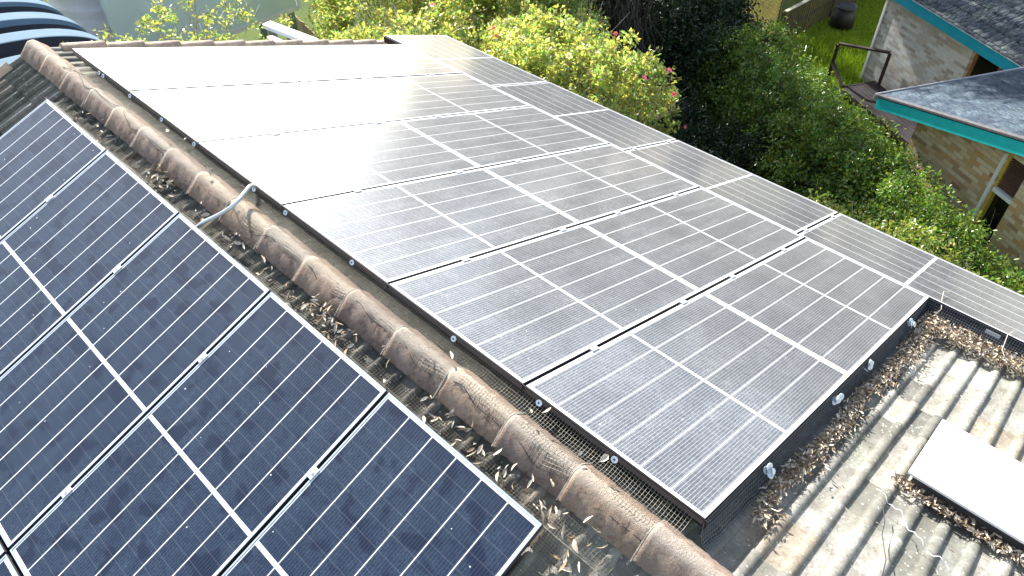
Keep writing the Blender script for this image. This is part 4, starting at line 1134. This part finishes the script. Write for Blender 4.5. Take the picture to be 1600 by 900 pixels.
# lawn grass
def grass():
    g = np.random.default_rng(77); n = 70000
    x = 15.5 + g.random(n) * 8.5; y = -2.0 + g.random(n) * 4.6
    keep = (((x - 18.35) * 0.866 + (y + 0.51) * -0.5) < -0.02) | (((x - 18.35) * -0.5 + (y + 0.51) * -0.866) < -0.05)
    x, y = x[keep], y[keep]; n = len(x)
    h = 0.04 + 0.06 * g.random(n) + 0.12 * (g.random(n) < 0.15) * ((((x - 18.0) ** 2 + (y + 0.3) ** 2) < 1.3) | (((x - 19.5) ** 2 + (y - 0.7) ** 2) < 0.8)) 
    w_ = 0.010 + 0.008 * g.random(n); a = g.random(n) * 6.28
    B = np.stack([x, y, np.full(n, ZG)], -1); sd_ = np.stack([np.cos(a), np.sin(a), 0 * a], -1) * w_[:, None]
    tip = B + np.stack([g.normal(size=n) * 0.03, g.normal(size=n) * 0.03, h], -1)
    V = np.stack([B - sd_, B + sd_, tip], 1).reshape(-1, 3)
    tn = (0.7 + 0.7 * g.random((n, 1))) * np.ones((1, 3))
    return np_mesh("grass", V, np.arange(3 * n).reshape(-1, 3), np.repeat(tn, 3, axis=0))
tag(link("grass", grass(), leaf_mat("grass_blades", (0.20, 0.32, 0.02), (0.30, 0.38, 0.04), 0.5, 0.4)), "patchy bright green lawn between the hedge and the neighbour's wall", "grass", None, "stuff")
# =================================================================== TOP LEFT: shed, tank, raised wall
sh = empty("barrel_roof_shed", (-0.3, 5.5, ZG), None, "shed with a light blue barrel roof of wide dark-shadowed ribs, top left", "shed")
M_BLUE = simple("pale_blue_steel", (0.12, 0.19, 0.25), 0.8, 0.0, 0.08, 3, spec=0.1)
M_RIBSHADE = simple("rib_shadow", (0.008, 0.010, 0.018), 0.6, 0.0, 0.1, 3)  # shadow between the roof ribs, painted as a dark material in the recesses
def barrel():
    ny, nx = 300, 48; XC, HW, RISE, Z0 = -0.35, 1.95, 0.55, -2.28
    V = []; mi = []
    for j in range(ny):
        y = 1.3 + 8.6 * j / (ny - 1); ph = (y / 0.83 + 0.35) % 1.0
        rib = 0.09 * (0.5 + 0.5 * math.tanh(9 * (math.sin(2 * math.pi * ph) - 0.1)))
        for i in range(nx):
            a = math.pi * i / (nx - 1)
            V.append((XC + (HW + rib * 0.5) * math.cos(a), y, Z0 + (RISE + rib) * math.sin(a) + rib * 0.5))
        mi.append(0 if rib > 0.03 else 1)
    F = [(j * nx + i, j * nx + i + 1, (j + 1) * nx + i + 1, (j + 1) * nx + i) for j in range(ny - 1) for i in range(nx - 1)]
    me = np_mesh("roof", V, F)
    me.polygons.foreach_set("material_index", [mi[j] for j in range(ny - 1) for i in range(nx - 1)])
    return me
hp(link("roof", barrel(), [M_BLUE, M_RIBSHADE], None, True), sh)
mb = MB(); mb.box((-2.25, 1.4, ZG), (1.55, 9.8, -2.30)); hp(mb.build("wall", simple("shed_wall", (0.22, 0.25, 0.28), 0.7)), sh)
tk = empty("water_tank", (3.6, 10.2, ZG), None, "grey ribbed water tank between the barrel roof shed and the teal wall", "tank")
mb = MB(); pts = []; rr_ = []
for i in range(60): pts.append((0, 0, i * 5.2 / 59)); rr_.append(1.15 + 0.02 * math.sin(i * 1.8))
mb.tube(pts, rr_, 40); mb.build("tank_body", simple("tank_grey", (0.66, 0.68, 0.76), 0.5, 0.3, 0.1, 2), tk, True)
rw = empty("raised_building", (5.6, 9.4, ZG), None, "smooth pale teal wall of a building raised on posts, top left", "building")
M_TW = simple("pale_teal_cladding", (0.66, 0.80, 0.76), 0.6, 0, 0.06, 1.5)
mb = MB(); mb.box((3.05, 9.0, -4.6), (7.15, 12.0, -0.9)); hp(mb.build("wall", M_TW), rw)
mb = MB(); mb.box((7.16, 8.93, -4.62), (7.24, 9.03, -0.9)); mb.box((3.05, 8.96, -4.66), (7.15, 8.998, -4.56)); hp(mb.build("corner_trim", M_WHITE), rw)
for x in (3.4, 5.0, 6.3, 7.1):
    mb = MB(); mb.box((x - 0.06, 9.2, ZG), (x + 0.06, 9.32, -4.6)); hp(mb.build("post", simple("post_green", (0.16, 0.26, 0.24), 0.6)), rw)
f2 = empty("paling_fence", (7.6, 7.6, ZG), None, "sunlit brown paling fence seen past the corner of the raised teal building", "fence")
M_F2 = simple("paling_brown", (0.42, 0.30, 0.18), 0.85, 0, 0.3, 10)
mb = MB(); a = Vector((7.6, 10.6, ZG)); b = Vector((6.9, 7.4, ZG)); d = (b - a).normalized(); k = 0
while k < (b - a).length:
    p_ = a + d * k; mb.beam(p_ + Vector((random.gauss(0, .006), 0, 0)), p_ + Vector((random.gauss(0, .006), 0, 2.45 + random.gauss(0, .01))), 0.015, 0.11); k += 0.118
hp(mb.build("paling", M_F2), f2)
mb = MB(); mb.beam(a + Vector((-.03, 0, 1.5)), b + Vector((-.03, 0, 1.5)), 0.04, 0.07); hp(mb.build("rail", M_DARKW), f2)
pg = empty("pergola", (3.05, 2.0, ZG), None, "white pergola beams on posts just past the gable verge", "pergola")
mb = MB(); mb.beam((3.02, 2.55, -1.62), (3.10, 1.55, -1.58), 0.13, 0.06); hp(mb.build("beam", M_WHITE), pg)
mb = MB(); mb.beam((2.90, 2.3, -1.72), (2.90, 1.60, -1.70), 0.09, 0.12); hp(mb.build("beam", M_ALUL), pg)
mb = MB(); mb.beam((3.02, 1.58, -1.68), (3.24, 1.58, -1.68), 0.05, 0.10); mb.box((3.0, 1.55, ZG), (3.08, 1.63, -1.62)); mb.box((3.0, 2.45, ZG), (3.08, 2.53, -1.66)); hp(mb.build("post", M_GUT), pg)
pv = MB(); pv.box((2.2, 5.5, ZG + 0.004), (6.5, 8.9, ZG + 0.02))
o = pv.build("paved_yard", simple("pale_concrete", (0.42, 0.42, 0.40), 0.85, 0, 0.2, 2)); o["kind"] = "structure"
